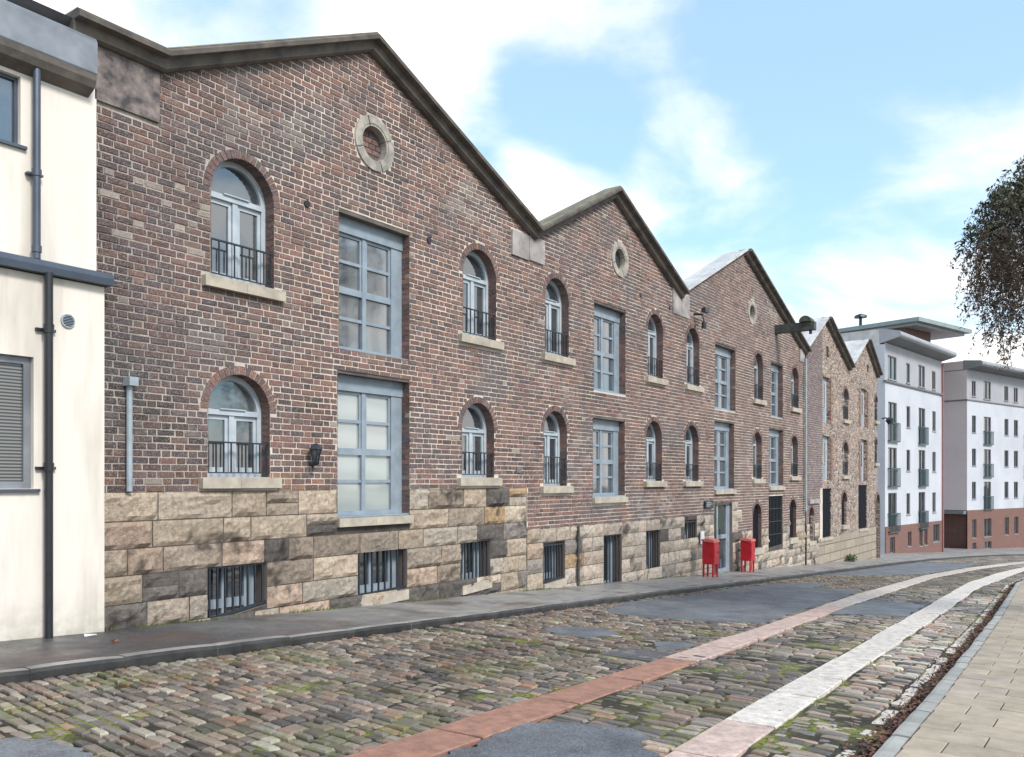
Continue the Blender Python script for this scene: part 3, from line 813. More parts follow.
# hoist beam
T = Thing('hoist_beam', (28.6, D, 5.15), 'dark timber hoist beam with mossy hood jutting from the third gable', 'hoist beam')
q = MB(); q.box(lambda a, b_, d: (28.6 + a, D + d, 5.13 + b_), -.13, .13, -.15, .12, -1.3, .3, M['timber']); T.part(q, 'beam')
q = MB(); n = 10
for i in range(n):
    a0 = math.pi * i / n; a1 = math.pi * (i + 1) / n
    q.add([(28.6 + sx_ * .2, D - 1.02 + .2 * math.cos(a), 5.26 + .19 * math.sin(a)) for sx_ in (-1, 1) for a in (a0, a1)] + [(28.6 + sx_ * .2, D - 1.02, 5.26) for sx_ in (-1, 1)],
          [(0, 1, 3, 2), (0, 4, 1), (2, 3, 5)], M['lead'])
T.part(q, 'hood')
q = MB(); q.tube([(28.6, D - 1.15, 5.0), (28.6, D - 1.15, 4.86)], .05, M['iron'], 8); T.part(q, 'pulley')
# red cabinets on legs
def red_box(x, lab, off, tilt):
    g = ground(x) + KERB; y = D - off
    T = Thing('pouch_box', (x, y, g), lab, 'mail box', 'red boxes on the pavement by the blue door')
    f = lambda a, b_, d: (x + a, y + d, g + b_)
    q = MB(); q.prism(lambda a, b_, d: (x + d, y + a, g + b_), [(-.16, .34), (.16, .34), (.16, .95), (-.16, .92)], -.17, .17, M['red']); b_ = T.part(q, 'body')
    q = MB(); q.prism(lambda a, b_, d: (x + d, y + a, g + b_), [(-.18, .92), (.18, .952), (.18, 1.0), (0, 1.02), (-.18, .975)], -.19, .19, M['redfade']); T.part(q, 'lid')
    q = MB(); q.box(f, -.145, .145, .4, .88, -.172, -.161, M['red']); dr = T.part(q, 'door')
    q = MB(); q.box(f, .09, .12, .62, .68, -.182, -.173, M['iron']); sub(q, 'lock', dr)
    for a in (-.145, .145):
        for d in (-.13, .13):
            q = MB(); q.box(f, a - .02, a + .02, -.03, .338, d - .02, d + .02, M['red']); T.part(q, 'leg')
    q = MB(); q.box(f, -.124, .124, .05, .08, -.14, -.12, M['red']); q.box(f, -.124, .124, .05, .08, .12, .14, M['red']); q.box(f, -.015, .015, .08, .339, -.14, -.12, M['red']); T.part(q, 'cross_bar')
red_box(21.55, 'red metal box on legs left of the blue street door', .55, 0)
red_box(24.95, 'red metal box on legs right of the blue street door', .34, 0)

# ------------------------------------------------------------------ rubble warehouse, gables four and five
X0, X1 = 31.95, 44.9
TOP2 = [(X0, 4.93), lip(833, 316.5), lip(856, 366), lip(872, 339), lip(883.5, 374)]; X1 = TOP2[-1][0]; pass
W2 = Thing('rubble_warehouse', (X0, D, ground(X0)), 'rubble stone warehouse with two gables beyond the brick one', 'warehouse')
def wx(x): Z = 9745 / (1115 - x); return Z * (CT + (x - 512) / 850 * ST), Z
def zz(x, y): return (481 - y) / 850 * wx(x)[1]
def Oc(k, xa, xb, yt, yb):
    xm = (xa + xb) / 2
    return dict(k=k, b=(wx(xa)[0], wx(xb)[0], zz(xm, yb), zz(xm, yt)))
blue2 = [Oc('rect', 822.5, 830.5, 377, 423), Oc('rect', 822, 831, 436, 480), Oc('rect', 861, 867.5, 389, 427), Oc('rect', 861, 867, 439.5, 481)]
arch2 = [Oc('arch', 843.5, 848.8, 388.5, 420), Oc('arch', 843, 848.6, 442, 475.5), Oc('arch', 875, 877.6, 396, 421), Oc('arch', 875, 877.4, 439, 463)]
black2 = [Oc('rect', 819.3, 831.5, 488.5, 537.5), Oc('rect', 858.9, 867.4, 485, 528.4)]
barch2 = [Oc('arch', 808.3, 813.3, 507, 541), Oc('arch', 842, 847, 492, 525), Oc('arch', 875.5, 879.5, 494, 560)]
slits = [Oc('rect', 827, 829, 346, 357), Oc('rect', 867.5, 869, 365, 372)]
ops2 = blue2 + arch2 + black2 + barch2 + slits
out2 = [(X0, -4.9), (X1, -4.9)] + [(x, z - .03) for x, z in reversed(TOP2)]
mb = MB(); wall_sheet(mb, ident, out2, [hole(o) for o in ops2], .02, M['rubble'], .26)
mb.box(ident, X0 + .02, X1 - .03, -4.9, 3.9, .42, 12, M['dark']); mb.box(ident, X1 - .01, X1, -4.9, 4.9, .03, 12, M['rubble'])
W2.part(mb, 'wall')
# purple brick strip on the left of gable four
mb = MB()
def cf2(x, z):
    f = U(.85, 1.15); return random.choice([(.17 * f, .12 * f, .125 * f), (.145 * f, .11 * f, .12 * f), (.2 * f, .14 * f, .14 * f)])
wall_sheet(mb, ident, [(X0 + .01, -4.5), (34.15, -4.5), (34.15, topz(34.15, TOP2) - .1), (X0 + .01, topz(X0, TOP2) - .1)], [hole(barch2[0])], -.02, M['mortar'], .03)
lay(mb, -2.2, 6.2, lambda z: [(a, min(b_, 34.13)) for a, b_ in below_line(z + .08, TOP2, X0 + .02, 34.13) if a < 34.1], ops2, mp=lambda a, b_, d: (a, D - .034 + d, b_), cf=cf2)
voussoirs(mb, barch2[0], mp=lambda a, b_, d: (a, D - .034 + d, b_))
W2.part(mb, 'brick_facing')
mb = MB()
for o in blue2 + arch2 + barch2[1:]:
    s0, s1, z0, z1 = o['b']; z = z0; k = 0
    while z < z1 - .1 and o['k'] == 'rect':
        w = .35 if k % 2 else .2
        mb.box(ident, s1 + .005, s1 + w, z + .01, z + .16, -.01, .03, M['brick'], (U(.22, .3), U(.13, .17), .11)); mb.box(ident, s0 - w, s0 - .005, z + .01, z + .16, -.01, .03, M['brick'], (U(.22, .3), U(.13, .17), .11)); z += .17; k += 1
    if o['k'] == 'arch': voussoirs(mb, o, cf=lambda x, z: (U(.24, .36), U(.17, .25), U(.13, .18)), hdr=False, ring=.2)
W2.part(mb, 'brick_dressing')
mb = MB(); P = []
wall_sheet(mb, ident, [(33.5, -4.6), (X1 - .02, -4.6), (X1 - .02, -2.12), (40.5, -2.18), (33.5, -2.32)], [hole(barch2[2])] + [[(s0, z0) for s0, z0 in hole(black2[1])]] if False else [hole(barch2[2])], -.03, M['sandstone'], .05); W2.part(mb, 'stone_base')
# rubble foot under the brick strip
mb = MB(); cs = []; z = -1.6
for h in (.25, .28, .26, .28, .26, .28, .3): cs.append((z - h, z)); z -= h
lay_stones(mb, cs, lambda z: [(X0, 33.5)], [barch2[0]], mp=lambda a, b_, d: (a, D - .06 + d, b_), lmin=.25, lmax=.55, res=.12); W2.part(mb, 'stone_foot')
coping(W2, [TOP2[1], TOP2[2]]); coping(W2, [TOP2[3], TOP2[4]])
for a, b_ in ((0, 1), (2, 3)):
    q = MB(); sweep(q, [TOP2[a], TOP2[b_]], [(-.02, D - .12), (.04, D - .12), (.06, D + .1), (0, D + .1)], M['metal_roof']); W2.part(q, 'verge')
roof(W2, TOP2[:3], D + .11, .55); roof(W2, TOP2[2:], D + .11, 1.7)
for o in blue2:
    f = MB(); s0, s1, z0, z1 = o['b']
    f.box(ident, s0 + .004, s1 - .3, z0, z1 - .01, .14, .19, M['frame_blue']); f.box(ident, s1 - .3, s1 - .004, z0, z1 - .01, .16, .19, M['frame_pale']); fo = W2.part(f, 'loading_door')
    g = MB(); g.box(ident, s0 + .15, s1 - .4, z0 + (z1 - z0) * .35, z1 - .25, .125, .138, M['glass']); sub(g, 'pane', fo)
for o in arch2: arch_window(W2, o, .6 if o['b'][1] - o['b'][0] > .5 else 0, pane='glass_dark', detail=False, sill=o['b'][1] - o['b'][0] > .5)
for o in black2 + slits:
    q = MB(); s0, s1, z0, z1 = o['b']; q.box(ident, s0 + .003, s1 - .003, z0, z1 - .003, .06, .1, M['black']); fo = W2.part(q, 'shuttered_opening' if o in black2 else 'ventilation_slit')
    if o in black2:
        g = MB(); g.box(ident, s0 - .05, s1 + .05, z0 - .12, z0 - .004, -.07, .06, M['sill'])
        sub(g, 'sill', fo)
for i, o in enumerate(barch2):
    q = MB(); q.prism(ident, arch_poly(o, 12, -.004), .12, .16, M['black']); fo = W2.part(q, 'blind_arch' if i < 2 else 'arched_doorway')
    if i < 2: g = MB(); s0, s1, z0, z1 = o['b']; g.box(ident, s0 - .1, s1 + .1, z0 - .16, z0 - .004, -.1, .12, M['sill']); sub(g, 'sill', fo)
q = MB(); q.box(ident, 32.2, 33.6, -.85, -.7, -.1, .0, M['panel']); W2.part(q, 'string_course')
T = Thing('street_lamp_bracket', (44.7, D, 2.6), 'black lamp on an iron arm at the far corner of the rubble warehouse', 'lamp')
q = MB(); q.tube([(44.6, D, 3.05), (44.6, D - .15, 3.1), (44.6, D - .3, 3.05)], .035, M['iron'], 6); T.part(q, 'arm')
q = MB(); q.tube([(44.6, D - .3, 3.1), (44.6, D - .35, 3.0), (44.6, D - .4, 2.8)], [.08, .2, .12], M['iron'], 8); T.part(q, 'lamp_head')
q = MB()
for i in range(200):
    a = U(0, 6.28); r_ = U(0, .4); p = Vector((37.6 + r_ * math.cos(a), D - .12 - abs(U(0, .25)), ground(37.6) + KERB + U(0, .28) * (1 - r_ / .7)))
    t = Vector((U(-1, 1), U(-1, 1), U(-.3, 1))).normalized() * .06; w = Vector((U(-1, 1), U(-1, 1), U(-1, 1))).normalized() * .03
    q.add([p, p + t + w, p + t * 2, p + t - w], [(0, 1, 2, 3)], M['leaf'], (U(.03, .07), U(.06, .1), .03))
o = q.build('weed_clump', loc=(37.6, D - .15, ground(37.6) + KERB)); tag(o, 'dark weed clump at the foot of the far sandstone wall', 'plant')

# ------------------------------------------------------------------ white rendered neighbour on the left
NB = Thing('white_house', (1.0, D, ground(1)), 'white rendered building with dark pipes at the left of the brick warehouse', 'building')
def nf(off): return lambda a, b_, d: (a, D + off + d, b_)
XL = -4.0
lo = nf(-.16); up = nf(-.03)
wl = Q(3.2, 4.34, -.08, 1.29); wu = Q(3.45, 4.27, 3.5, 4.22)
mb = MB()
wall_sheet(mb, up, [(XL, 2.2), (5.08, 2.2), (5.08, 4.4), (XL, 4.4)], [hole(wu)], 0, M['render'], .12)
wall_sheet(mb, lo, [(XL, -1.72), (5.10, -1.72), (5.10, 2.16), (XL, 2.16)], [hole(wl)], 0, M['render'], .14)
mb.box(lo, 5.095, 5.10, -1.72, 2.16, .004, .15, M['render']); mb.box(up, 5.075, 5.08, 2.2, 4.4, .004, .03, M['render'])
mb.box(ident, XL, 4.98, -4, 4.9, .25, 10, M['dark'])
NB.part(mb, 'wall')
q = MB(); q.box(lo, XL, 5.12, -2.5, -1.70, -.02, .3, M['cast']); NB.part(q, 'plinth')
q = MB(); P = [(-.26, 2.17), (-.27, 2.24), (-.24, 2.30), (-.02, 2.36), (-.02, 2.17)]
q.prism(lambda a, b_, d: (d, D + a, b_), P, XL, 5.155, M['ledge']); NB.part(q, 'ledge')
q = MB(); P = [(-.02, 4.33), (-.19, 4.43), (-.22, 4.48), (-.22, 4.82), (-.19, 4.87), (-.1, 4.9), (.3, 5.0), (.3, 4.33)]
q.prism(lambda a, b_, d: (d, D + a, b_), P, XL, 4.99, M['zinc']); q.prism(lambda a, b_, d: (d, D + a, b_), [(-.03, 4.325), (-.17, 4.41), (-.21, 4.46), (-.21, 4.40), (-.17, 4.33), (-.03, 4.26)], XL, 4.985, M['coping']); NB.part(q, 'fascia')
q = MB(); q.prism(lambda a, b_, d: (d, D + a, b_), [(-.1, 5.04), (5, 6.6), (10, 5.04), (10, 4.9), (.3, 4.9)], XL, 4.8, M['slate']); NB.part(q, 'roof')
def plain_window(T, mp, o, pane, w=.06, cx=None):
    s0, s1, z0, z1 = o['b']; f = MB(); m = M['ledge'] if pane == 'glass' else M['zinc']
    f.box(mp, s0 + .003, s0 + w, z0, z1 - .003, .06, .12, m); f.box(mp, s1 - w, s1 - .003, z0, z1 - .003, .06, .12, m)
    f.box(mp, s0 + w, s1 - w, z1 - w, z1 - .003, .06, .12, m); f.box(mp, s0 + w, s1 - w, z0, z0 + w, .06, .12, m)
    fo = T.part(f, 'window'); p = MB(); p.box(mp, s0 + w, s1 - w, z0 + w, z1 - w, .09, .1, M[pane]); sub(p, 'pane', fo)
    g = MB(); g.box(mp, s0 - .05, s1 + .05, z0 - .035, z0 - .003, -.04, .1, M['ledge']); sub(g, 'sill', fo)
plain_window(NB, up, wu, 'glass', .035); plain_window(NB, lo, wl, 'glass_blind', .075)
q = MB(); q.tube([(4.39, D - .12, 4.4), (4.39, D - .12, 2.33)], .038, M['ledge'], 10); 
for z in (3.2, 2.4): q.tube([(4.39, D - .12, z), (4.39, D - .12, z + .07)], .048, M['ledge'], 10)
q.box(ident, 4.31, 4.47, 3.215, 3.235, -.1, -.03, M['ledge']); NB.part(q, 'downpipe')
q = MB(); q.tube([(4.45, D - .25, 2.18), (4.45, D - .25, -1.9)], .042, M['cast'], 10)
for z in (1.55, .1): q.tube([(4.45, D - .25, z), (4.45, D - .25, z + .09)], .052, M['cast'], 10); q.box(ident, 4.35, 4.55, z + .02, z + .05, -.2, -.16, M['cast'])
NB.part(q, 'downpipe')
q = disc(lo, 4.69, 1.72, .075, -.02, .0, M['pipe_grey'], 18); vo = NB.part(q, 'vent_grille')
q = MB()
for i in range(-3, 4): w = math.sqrt(.06 ** 2 - (i * .017) ** 2); q.box(lo, 4.69 - w, 4.69 + w, 1.72 + i * .017 - .004, 1.72 + i * .017 + .004, -.024, -.0205, M['black'])
sub(q, 'slats', vo)

# ------------------------------------------------------------------ far apartment blocks
def cam2w(x, Z): X = (x - 512) / 850 * Z; return Vector((ST * X + CT * Z, -CT * X + ST * Z, 0))
def frame_of(x, Z, vp):
    O = cam2w(x, Z); a = vp - 512; n = math.hypot(a, 850); dX, dZ = a / n, 850 / n
    dr = Vector((ST * dX + CT * dZ, -CT * dX + ST * dZ, 0))
    nr = Vector((-dr.y, dr.x, 0))                      # inwards (away from the street)
    mp = lambda p, q, d: tuple(O + dr * p + nr * d + Vector((0, 0, q)))
    def al(xx):                                        # image column -> distance along the front
        t = (xx - 512) / 850
        # solve (O+dr*p) seen at column xx
        OX = ST * O.x - CT * O.y; OZ = CT * O.x + ST * O.y
        return (t * OZ - OX) / (dX - t * dZ)
    return mp, al, O, dr, nr
def flat_window(T, mp, s0, s1, z0, z1, balc=0, pane='glass_dark', fr='slate', sub_sill=False):
    f = MB(); w = .06
    f.box(mp, s0 + .004, s0 + w, z0, z1 - .004, .05, .14, M[fr]); f.box(mp, s1 - w, s1 - .004, z0, z1 - .004, .05, .14, M[fr]); f.box(mp, s0 + w, s1 - w, z1 - w, z1 - .004, .05, .14, M[fr]); f.box(mp, s0 + w, s1 - w, z0, z0 + w, .05, .14, M[fr])
    if s1 - s0 > .7: f.box(mp, (s0 + s1) / 2 - .03, (s0 + s1) / 2 + .03, z0 + w, z1 - w, .05, .14, M[fr])
    fo = T.part(f, 'window'); p = MB(); p.box(mp, s0 + w, s1 - w, z0 + w, z1 - w, .1, .11, M[pane]); sub(p, 'pane', fo)
    g = MB(); g.box(mp, s0 - .03, s1 + .03, z0 - .06, z0 - .004, -.05, .1, M['cornice']); sub(g, 'sill', fo)
    if balc:
        g = MB(); zt = z0 + 1.1; a, b_ = s0 - .12, s1 + .12
        g.box(mp, a, b_, zt - .05, zt, -.18, -.13, M['balc']); g.box(mp, a, b_, z0 - .02, z0 + .04, -.18, -.13, M['balc'])
        n = 9
        for i in range(n): x = a + (b_ - a) * i / (n - 1); g.box(mp, x - .022, x + .022, z0 + .04, zt - .05, -.17, -.14, M['balc'])
        for x in (a, b_ - .05): g.box(mp, x, x + .05, zt - .05, zt, -.13, -.004, M['balc']); g.box(mp, x, x + .05, z0 - .02, z0 + .04, -.13, -.004, M['balc'])
        sub(g, 'balcony_rail', fo)
# block A
mpA, alA, OA, drA, nrA = frame_of(885, 49, 1291)
LA = alA(942)
TA = Thing('apartment_block', tuple(OA + Vector((0, 0, ground(OA.x)))), 'pale four storey apartment block with curved cornice right after the rubble warehouse', 'apartment block')
hA = []; wins = []
cols = [(alA(888.2), alA(896.8), 1), (alA(906.5), alA(910.2), 0), (alA(918.6), alA(925.2), 1), (alA(932.4), alA(935.8), 0)]
for s0, s1, fr in cols:
    for k in range(4):
        if k == 0: z0, z1 = (5.95, 7.33) if fr else (6.0, 7.2)
        else:
            z1 = 4.62 - (k - 1) * 2.66; z0 = z1 - (2.3 if fr else 1.35)
            if not fr: z1 -= .05
        wins.append((s0, s1, z0, z1, fr and k > 0))
bw = [(alA(889.5), alA(894.5), -4.25, -3.3), (alA(907.5), alA(911), -4.0, -3.1), (alA(919), alA(922), -4.1, -2.95), (alA(924), alA(927), -4.1, -2.95), (alA(933), alA(939), -4.0, -2.85)]
mb = MB(); BZ = -2.65
wall_sheet(mb, mpA, [(0, BZ), (LA, BZ), (LA, 5.72), (0, 5.72)], [[(a, c), (b_, c), (b_, d), (a, d)] for a, b_, c, d, _ in wins if d < 5.6], 0, M['white_far'], .16)
mb.box(mpA, LA - .01, LA, -6, 7.9, .01, 11.9, M['white_far']); mb.box(mpA, -.02, 0, -6, 7.9, .01, 11.9, M['white_far'])
TA.part(mb, 'wall')
mb = MB(); wall_sheet(mb, mpA, [(0, 5.82), (LA, 5.82), (LA, 8.0), (0, 8.0)], [[(a, c), (b_, c), (b_, d), (a, d)] for a, b_, c, d, _ in wins if d > 5.6], .02, M['grey_clad'], .16); TA.part(mb, 'top_storey')
mb = MB(); mb.box(mpA, -.05, LA + .05, 5.72, 5.82, -.1, .1, M['slate']); TA.part(mb, 'string_course')
mb = MB(); wall_sheet(mb, mpA, [(0, -6.5), (LA, -6.5), (LA, BZ), (0, BZ)], [[(a, c), (b_, c), (b_, d), (a, d)] for a, b_, c, d in bw], -.03, M['redbrick'], .2)
TA.part(mb, 'brick_base')
for a, b_, c, d, bl in wins: flat_window(TA, mpA, a, b_, c, d, bl, pane='glass_dark' if d < 5.6 else 'glass')
for a, b_, c, d in bw: flat_window(TA, mpA, a, b_, c, d, 0)
mb = MB(); mb.box(mpA, 0, LA, -6, 7.9, .3, 12, M['dark']); TA.part(mb, 'inner_core')
mb = MB(); n = 10
prof = [(-1.3 + .35 - .35 * math.cos(math.pi * i / n - math.pi / 2 + math.pi / 2), 8.42 + .34 * math.sin(-math.pi / 2 + math.pi * i / n)) for i in range(n + 1)]
prof = [(.3, 7.95)] + [(-.72 - .16 * math.sin(math.pi * i / n), 8.22 + .19 - .19 * math.cos(math.pi * i / n)) for i in range(n + 1)] + [(.3, 8.85)]
k = len(prof); vs = [mpA(a, z, d) for a in (.0, LA + .15) for d, z in prof]
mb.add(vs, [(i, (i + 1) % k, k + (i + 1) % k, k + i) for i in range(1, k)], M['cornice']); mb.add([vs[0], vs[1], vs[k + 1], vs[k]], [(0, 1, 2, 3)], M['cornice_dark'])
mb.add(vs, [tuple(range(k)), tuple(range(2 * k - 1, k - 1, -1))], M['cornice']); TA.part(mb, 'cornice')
mb = MB(); mb.box(mpA, 0, LA, 7.9, 8.8, .31, 11.9, M['metal_roof']); TA.part(mb, 'roof')
q = MB(); q.tube([mpA(LA - .05, 7.9, -.08), mpA(LA - .05, -6, -.08)], .055, M['redpipe'], 8); TA.part(q, 'downpipe')
# penthouse canopy of block A
mpP, alP, OP, drP, nrP = frame_of(919, 62, 1582)
mb = MB()
La = alP(972); 
mb.prism(lambda a, b_, d: mpP(a, 12.0 + d, b_), [(0, 0), (La, 0), (La, 13), (0, 13)], -.3, .0, M['green_roof']); mb.prism(lambda a, b_, d: mpP(a, 12.0 + d, b_), [(.4, .4), (La - .4, .4), (La - .4, 12.6), (.4, 12.6)], -.5, -.3, M['grey_clad']); TA.part(mb, 'penthouse_roof')
mb = MB(); mb.box(mpP, .8, alP(946) + .5, 8.7, 11.5, 1.4, 11, M['brownbrick']); pw = TA.part(mb, 'penthouse_wall')
for i in range(4):
    g = MB(); pw_ = (alP(946) - .8) / 4; a = 1.0 + i * pw_; g.box(mpP, a, a + pw_ - .12, 9.3, 10.7, 1.34, 1.39, M['glass']); sub(g, 'pane', pw)
T = Thing('roof_vent', tuple(Vector(mpP(.5, 12.0, 4.8))), 'small mushroom vent standing on the far canopy roof', 'vent')
base = Vector(mpP(.5, 12.0, 4.8)); T.o.location = base; T.loc = base
q = MB(); q.tube([base, base + Vector((0, 0, .7))], .12, M['cast'], 8); T.part(q, 'pipe')
q = MB(); q.tube([base + Vector((0, 0, .7)), base + Vector((0, 0, .85)), base + Vector((0, 0, 1.0))], [.5, .45, .1], M['cast'], 10); T.part(q, 'cap')
# block B
mpB, alB, OB, drB, nrB = frame_of(967, 68, 1582)
LB = 30
TB = Thing('apartment_block', tuple(OB + Vector((0, 0, ground(OB.x)))), 'farthest pale apartment block on a red brick base at the right edge', 'apartment block')
cols = [(alB(972), alB(976), 0), (alB(983.8), alB(991), 1), (alB(1004.5), alB(1008.5), 0), (alB(1014), alB(1018), 0)]
cols += [(alB(1014) + (a + alB(0) * 0), b_, f) for a, b_, f in []]
p0 = alB(1014) + 2.2
for q_ in range(3): cols += [(p0 + q_ * 6, p0 + q_ * 6 + 1.0, 1), (p0 + q_ * 6 + 2.6, p0 + q_ * 6 + 3.1, 0), (p0 + q_ * 6 + 3.8, p0 + q_ * 6 + 4.3, 0)]
wins = []
for s0, s1, fr in cols:
    for k in range(4):
        if k == 0: z0, z1 = (6.75, 8.25) if fr else (6.85, 8.1)
        else:
            z1 = 5.3 - (k - 1) * 2.68; z0 = z1 - (2.3 if fr else 1.4)
        wins.append((s0, s1, z0, z1, fr and k > 0))
bw = [(a, b_, -4.6, -3.1) for a, b_, f in cols] + [(a, b_, -5.6, -5.0) for a, b_, f in cols[:2]]
mb = MB(); BZ = -2.35
wall_sheet(mb, mpB, [(0, BZ), (LB, BZ), (LB, 6.45), (0, 6.45)], [[(a, c), (b_, c), (b_, d), (a, d)] for a, b_, c, d, _ in wins if d < 6.5], 0, M['white_far'], .16); TB.part(mb, 'wall')
mb = MB(); mb.box(mpB, 0, .3, BZ, 6.45, .01, 12, M['pink_far']); mb.box(mpB, 0, .3, 6.55, 8.9, .03, 12, M['pink_far']); TB.part(mb, 'side_wall')
mb = MB(); wall_sheet(mb, mpB, [(0.0, 6.55), (LB, 6.55), (LB, 8.95), (0, 8.95)], [[(a, c), (b_, c), (b_, d), (a, d)] for a, b_, c, d, _ in wins if d > 6.5], .02, M['grey_clad'], .16); TB.part(mb, 'top_storey')
mb = MB(); mb.box(mpB, -.06, LB, 6.45, 6.55, -.06, 12, M['slate']); TB.part(mb, 'string_course')
mb = MB(); wall_sheet(mb, mpB, [(0, -7), (LB, -7), (LB, BZ), (0, BZ)], [[(a, c), (b_, c), (b_, d), (a, d)] for a, b_, c, d in bw], -.03, M['redbrick'], .2); mb.box(mpB, .35, .6, -7, BZ - .3, .2, 12, M['brownbrick']); mb.box(mpB, -.5, .34, BZ - .3, BZ - .05, .05, 12, M['cornice_dark']); TB.part(mb, 'brick_base')
for a, b_, c, d, bl in wins: flat_window(TB, mpB, a, b_, c, d, bl)
for a, b_, c, d in bw: flat_window(TB, mpB, a, b_, c, d, 0)
mb = MB(); mb.box(mpB, .62, LB, -7, 8.8, .3, 12, M['dark']); TB.part(mb, 'inner_core')
mb = MB(); prof2 = [(.3, 8.9)] + [(-1.0 - .18 * math.sin(math.pi * i / n), 9.12 + .22 - .22 * math.cos(math.pi * i / n)) for i in range(n + 1)] + [(.3, 9.7)]
k = len(prof2); vs = [mpB(a, z, d) for a in (.0, LB + .5) for d, z in prof2]
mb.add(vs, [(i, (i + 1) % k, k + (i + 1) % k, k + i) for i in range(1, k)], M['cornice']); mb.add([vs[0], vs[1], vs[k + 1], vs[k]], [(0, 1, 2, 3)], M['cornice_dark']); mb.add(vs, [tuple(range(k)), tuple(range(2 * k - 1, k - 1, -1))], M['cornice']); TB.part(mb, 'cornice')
mb = MB(); mb.box(mpB, .0, LB, 8.95, 9.65, .31, 12, M['pink_far']); TB.part(mb, 'roof')
# low link wall between the blocks
mb = MB(); mb.box(mpB, -9, -.1, -7, -3.0, 3.0, 3.3, M['brownbrick']); o = mb.build('yard_wall', loc=tuple(OB)); tag(o, 'low dark brick yard wall between the two pale apartment blocks', 'wall')

# ------------------------------------------------------------------ ground, kerbs, tracks, setts
def ip(P, x):
    if x <= P[0][0]: (x0, y0), (x1, y1) = P[0], P[1]; return y0 + (y1 - y0) * max(-6, x - x0) / (x1 - x0)
    for (x0, y0), (x1, y1) in zip(P, P[1:]):
        if x <= x1: return y0 + (y1 - y0) * (x - x0) / (x1 - x0)
    (x0, y0), (x1, y1) = P[-2], P[-1]; return y1 + (y1 - y0) / (x1 - x0) * (x - x1)
kerbL = [(-5, 7.5), (10, 7.52), (20, 7.6), (38, 7.7), (46, 7.6), (55, 7.0), (62, 6.3), (80, 2.6), (110, -8)]
s1u = [(3.8, 3.89), (5, 3.96), (8.3, 4.09), (12.4, 4.3), (19.6, 4.78), (31, 5.2), (40, 5.0), (50, 4.3), (62, 3.0), (80, -.6), (110, -11)]
s1l = [(4.1, 3.49), (8.3, 3.70), (10.3, 3.80), (17.4, 4.22), (30, 4.75), (40, 4.53), (50, 3.85), (62, 2.55), (80, -1.05), (110, -11.5)]
s2u = [(5.1, 2.38), (6.9, 2.49), (10.7, 2.66), (15.8, 2.92), (28.3, 3.55), (37.4, 3.56), (44.8, 3.30), (55, 2.3), (62, 1.3), (80, -2.3), (110, -13)]
s2l = [(5.4, 2.01), (6.6, 2.08), (9.6, 2.24), (15.5, 2.5), (26, 3.02), (40.3, 3.02), (47, 2.6), (55, 1.8), (62, .8), (80, -2.8), (110, -13.5)]
kRl = [(6, 1.30), (8, 1.36), (12, 1.52), (16.9, 1.74), (28.8, 2.38), (36, 2.35), (44, 1.8), (55, .4), (62, -.8), (80, -4.6), (110, -15)]
kRr = [(x, y - .14) for x, y in kRl]
def strip(name, yL, yR, x0, x1, dz, m, kind='structure', step=1.0, thick=.25, label=None):
    q = MB(); n = int((x1 - x0) / step) + 1; vs = []
    for i in range(n + 1):
        x = x0 + (x1 - x0) * i / n
        a, b_ = yL(x), yR(x); g = ground(x) + dz
        vs += [(x, a, g), (x, b_, g), (x, a, g - thick), (x, b_, g - thick)]
    fs = []
    for i in range(n):
        o = i * 4; fs += [(o, o + 1, o + 5, o + 4), (o, o + 4, o + 6, o + 2), (o + 1, o + 3, o + 7, o + 5)]
    q.add(vs, fs, m); ob = q.build(name); ob['kind'] = kind; return ob
# terrain sheet
q = MB(); xs = [-60, -30, -10, 0, 20, 40, 60, 70, 75, 80, 85, 90, 95, 100, 105, 110, 160, 400, 900]; ys = [-700, -120, -30, -5, 10, 30, 120, 700]
vs = [(x, y, ground(x) - .32) for x in xs for y in ys]; k = len(ys)
q.add(vs, [(i * k + j, (i + 1) * k + j, (i + 1) * k + j + 1, i * k + j + 1) for i in range(len(xs) - 1) for j in range(k - 1)], M['earth']); o = q.build('ground'); o['kind'] = 'structure'
# left pavement
o = strip('pavement', lambda x: ip(kerbL, x) + .14, lambda x: D + .05 if x < 45.2 else ip(kerbL, x) + 14, -4, 110, KERB, M['pavement'])
# patched strip of newer flagstones by the wall
def kerb(name, yA, yB, x0, x1, h, m, L=.95, colf=None, mm=None, dark=False):
    q = MB(); x = x0
    while x < x1:
        l = L * U(.85, 1.15) * (1 if x < 40 else 3); xe = x + l - .012; j = U(-.006, .006); hh = h + U(-.008, .008)
        n = 4; vs = []
        for i in range(n + 1):
            xx = x + (xe - x) * i / n; a, b_ = yA(xx) + j, yB(xx) + j; g = ground(xx); e = .0 if 0 < i < n else .006
            # road side at a
            s = 1 if b_ > a else -1
            vs += [(xx, a + s * e, g - .15), (xx, a + s * (.004 + e), g + hh - .035 - e), (xx, a + s * .028, g + hh - .004 - e), (xx, a + s * .06, g + hh + .002 - e), (xx, b_, g + hh - e), (xx, b_, g - .15)]
        fs = [(i * 6 + t, i * 6 + t + 1, i * 6 + 7 + t, i * 6 + 6 + t) for i in range(n) for t in range(5)] + [tuple(range(6)), tuple(range(n * 6 + 5, n * 6 - 1, -1))]
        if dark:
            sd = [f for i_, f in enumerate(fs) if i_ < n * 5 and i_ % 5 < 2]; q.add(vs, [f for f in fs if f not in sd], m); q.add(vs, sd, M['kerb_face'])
        else: q.add(vs, fs, m, colf() if colf else (1, 1, 1))
        x += l
    ob = q.build(name); ob['kind'] = 'structure'; return ob
kerb('kerb', lambda x: ip(kerbL, x), lambda x: ip(kerbL, x) + .15, -4, 110, KERB + .004, M['kerb_dark'], dark=True)
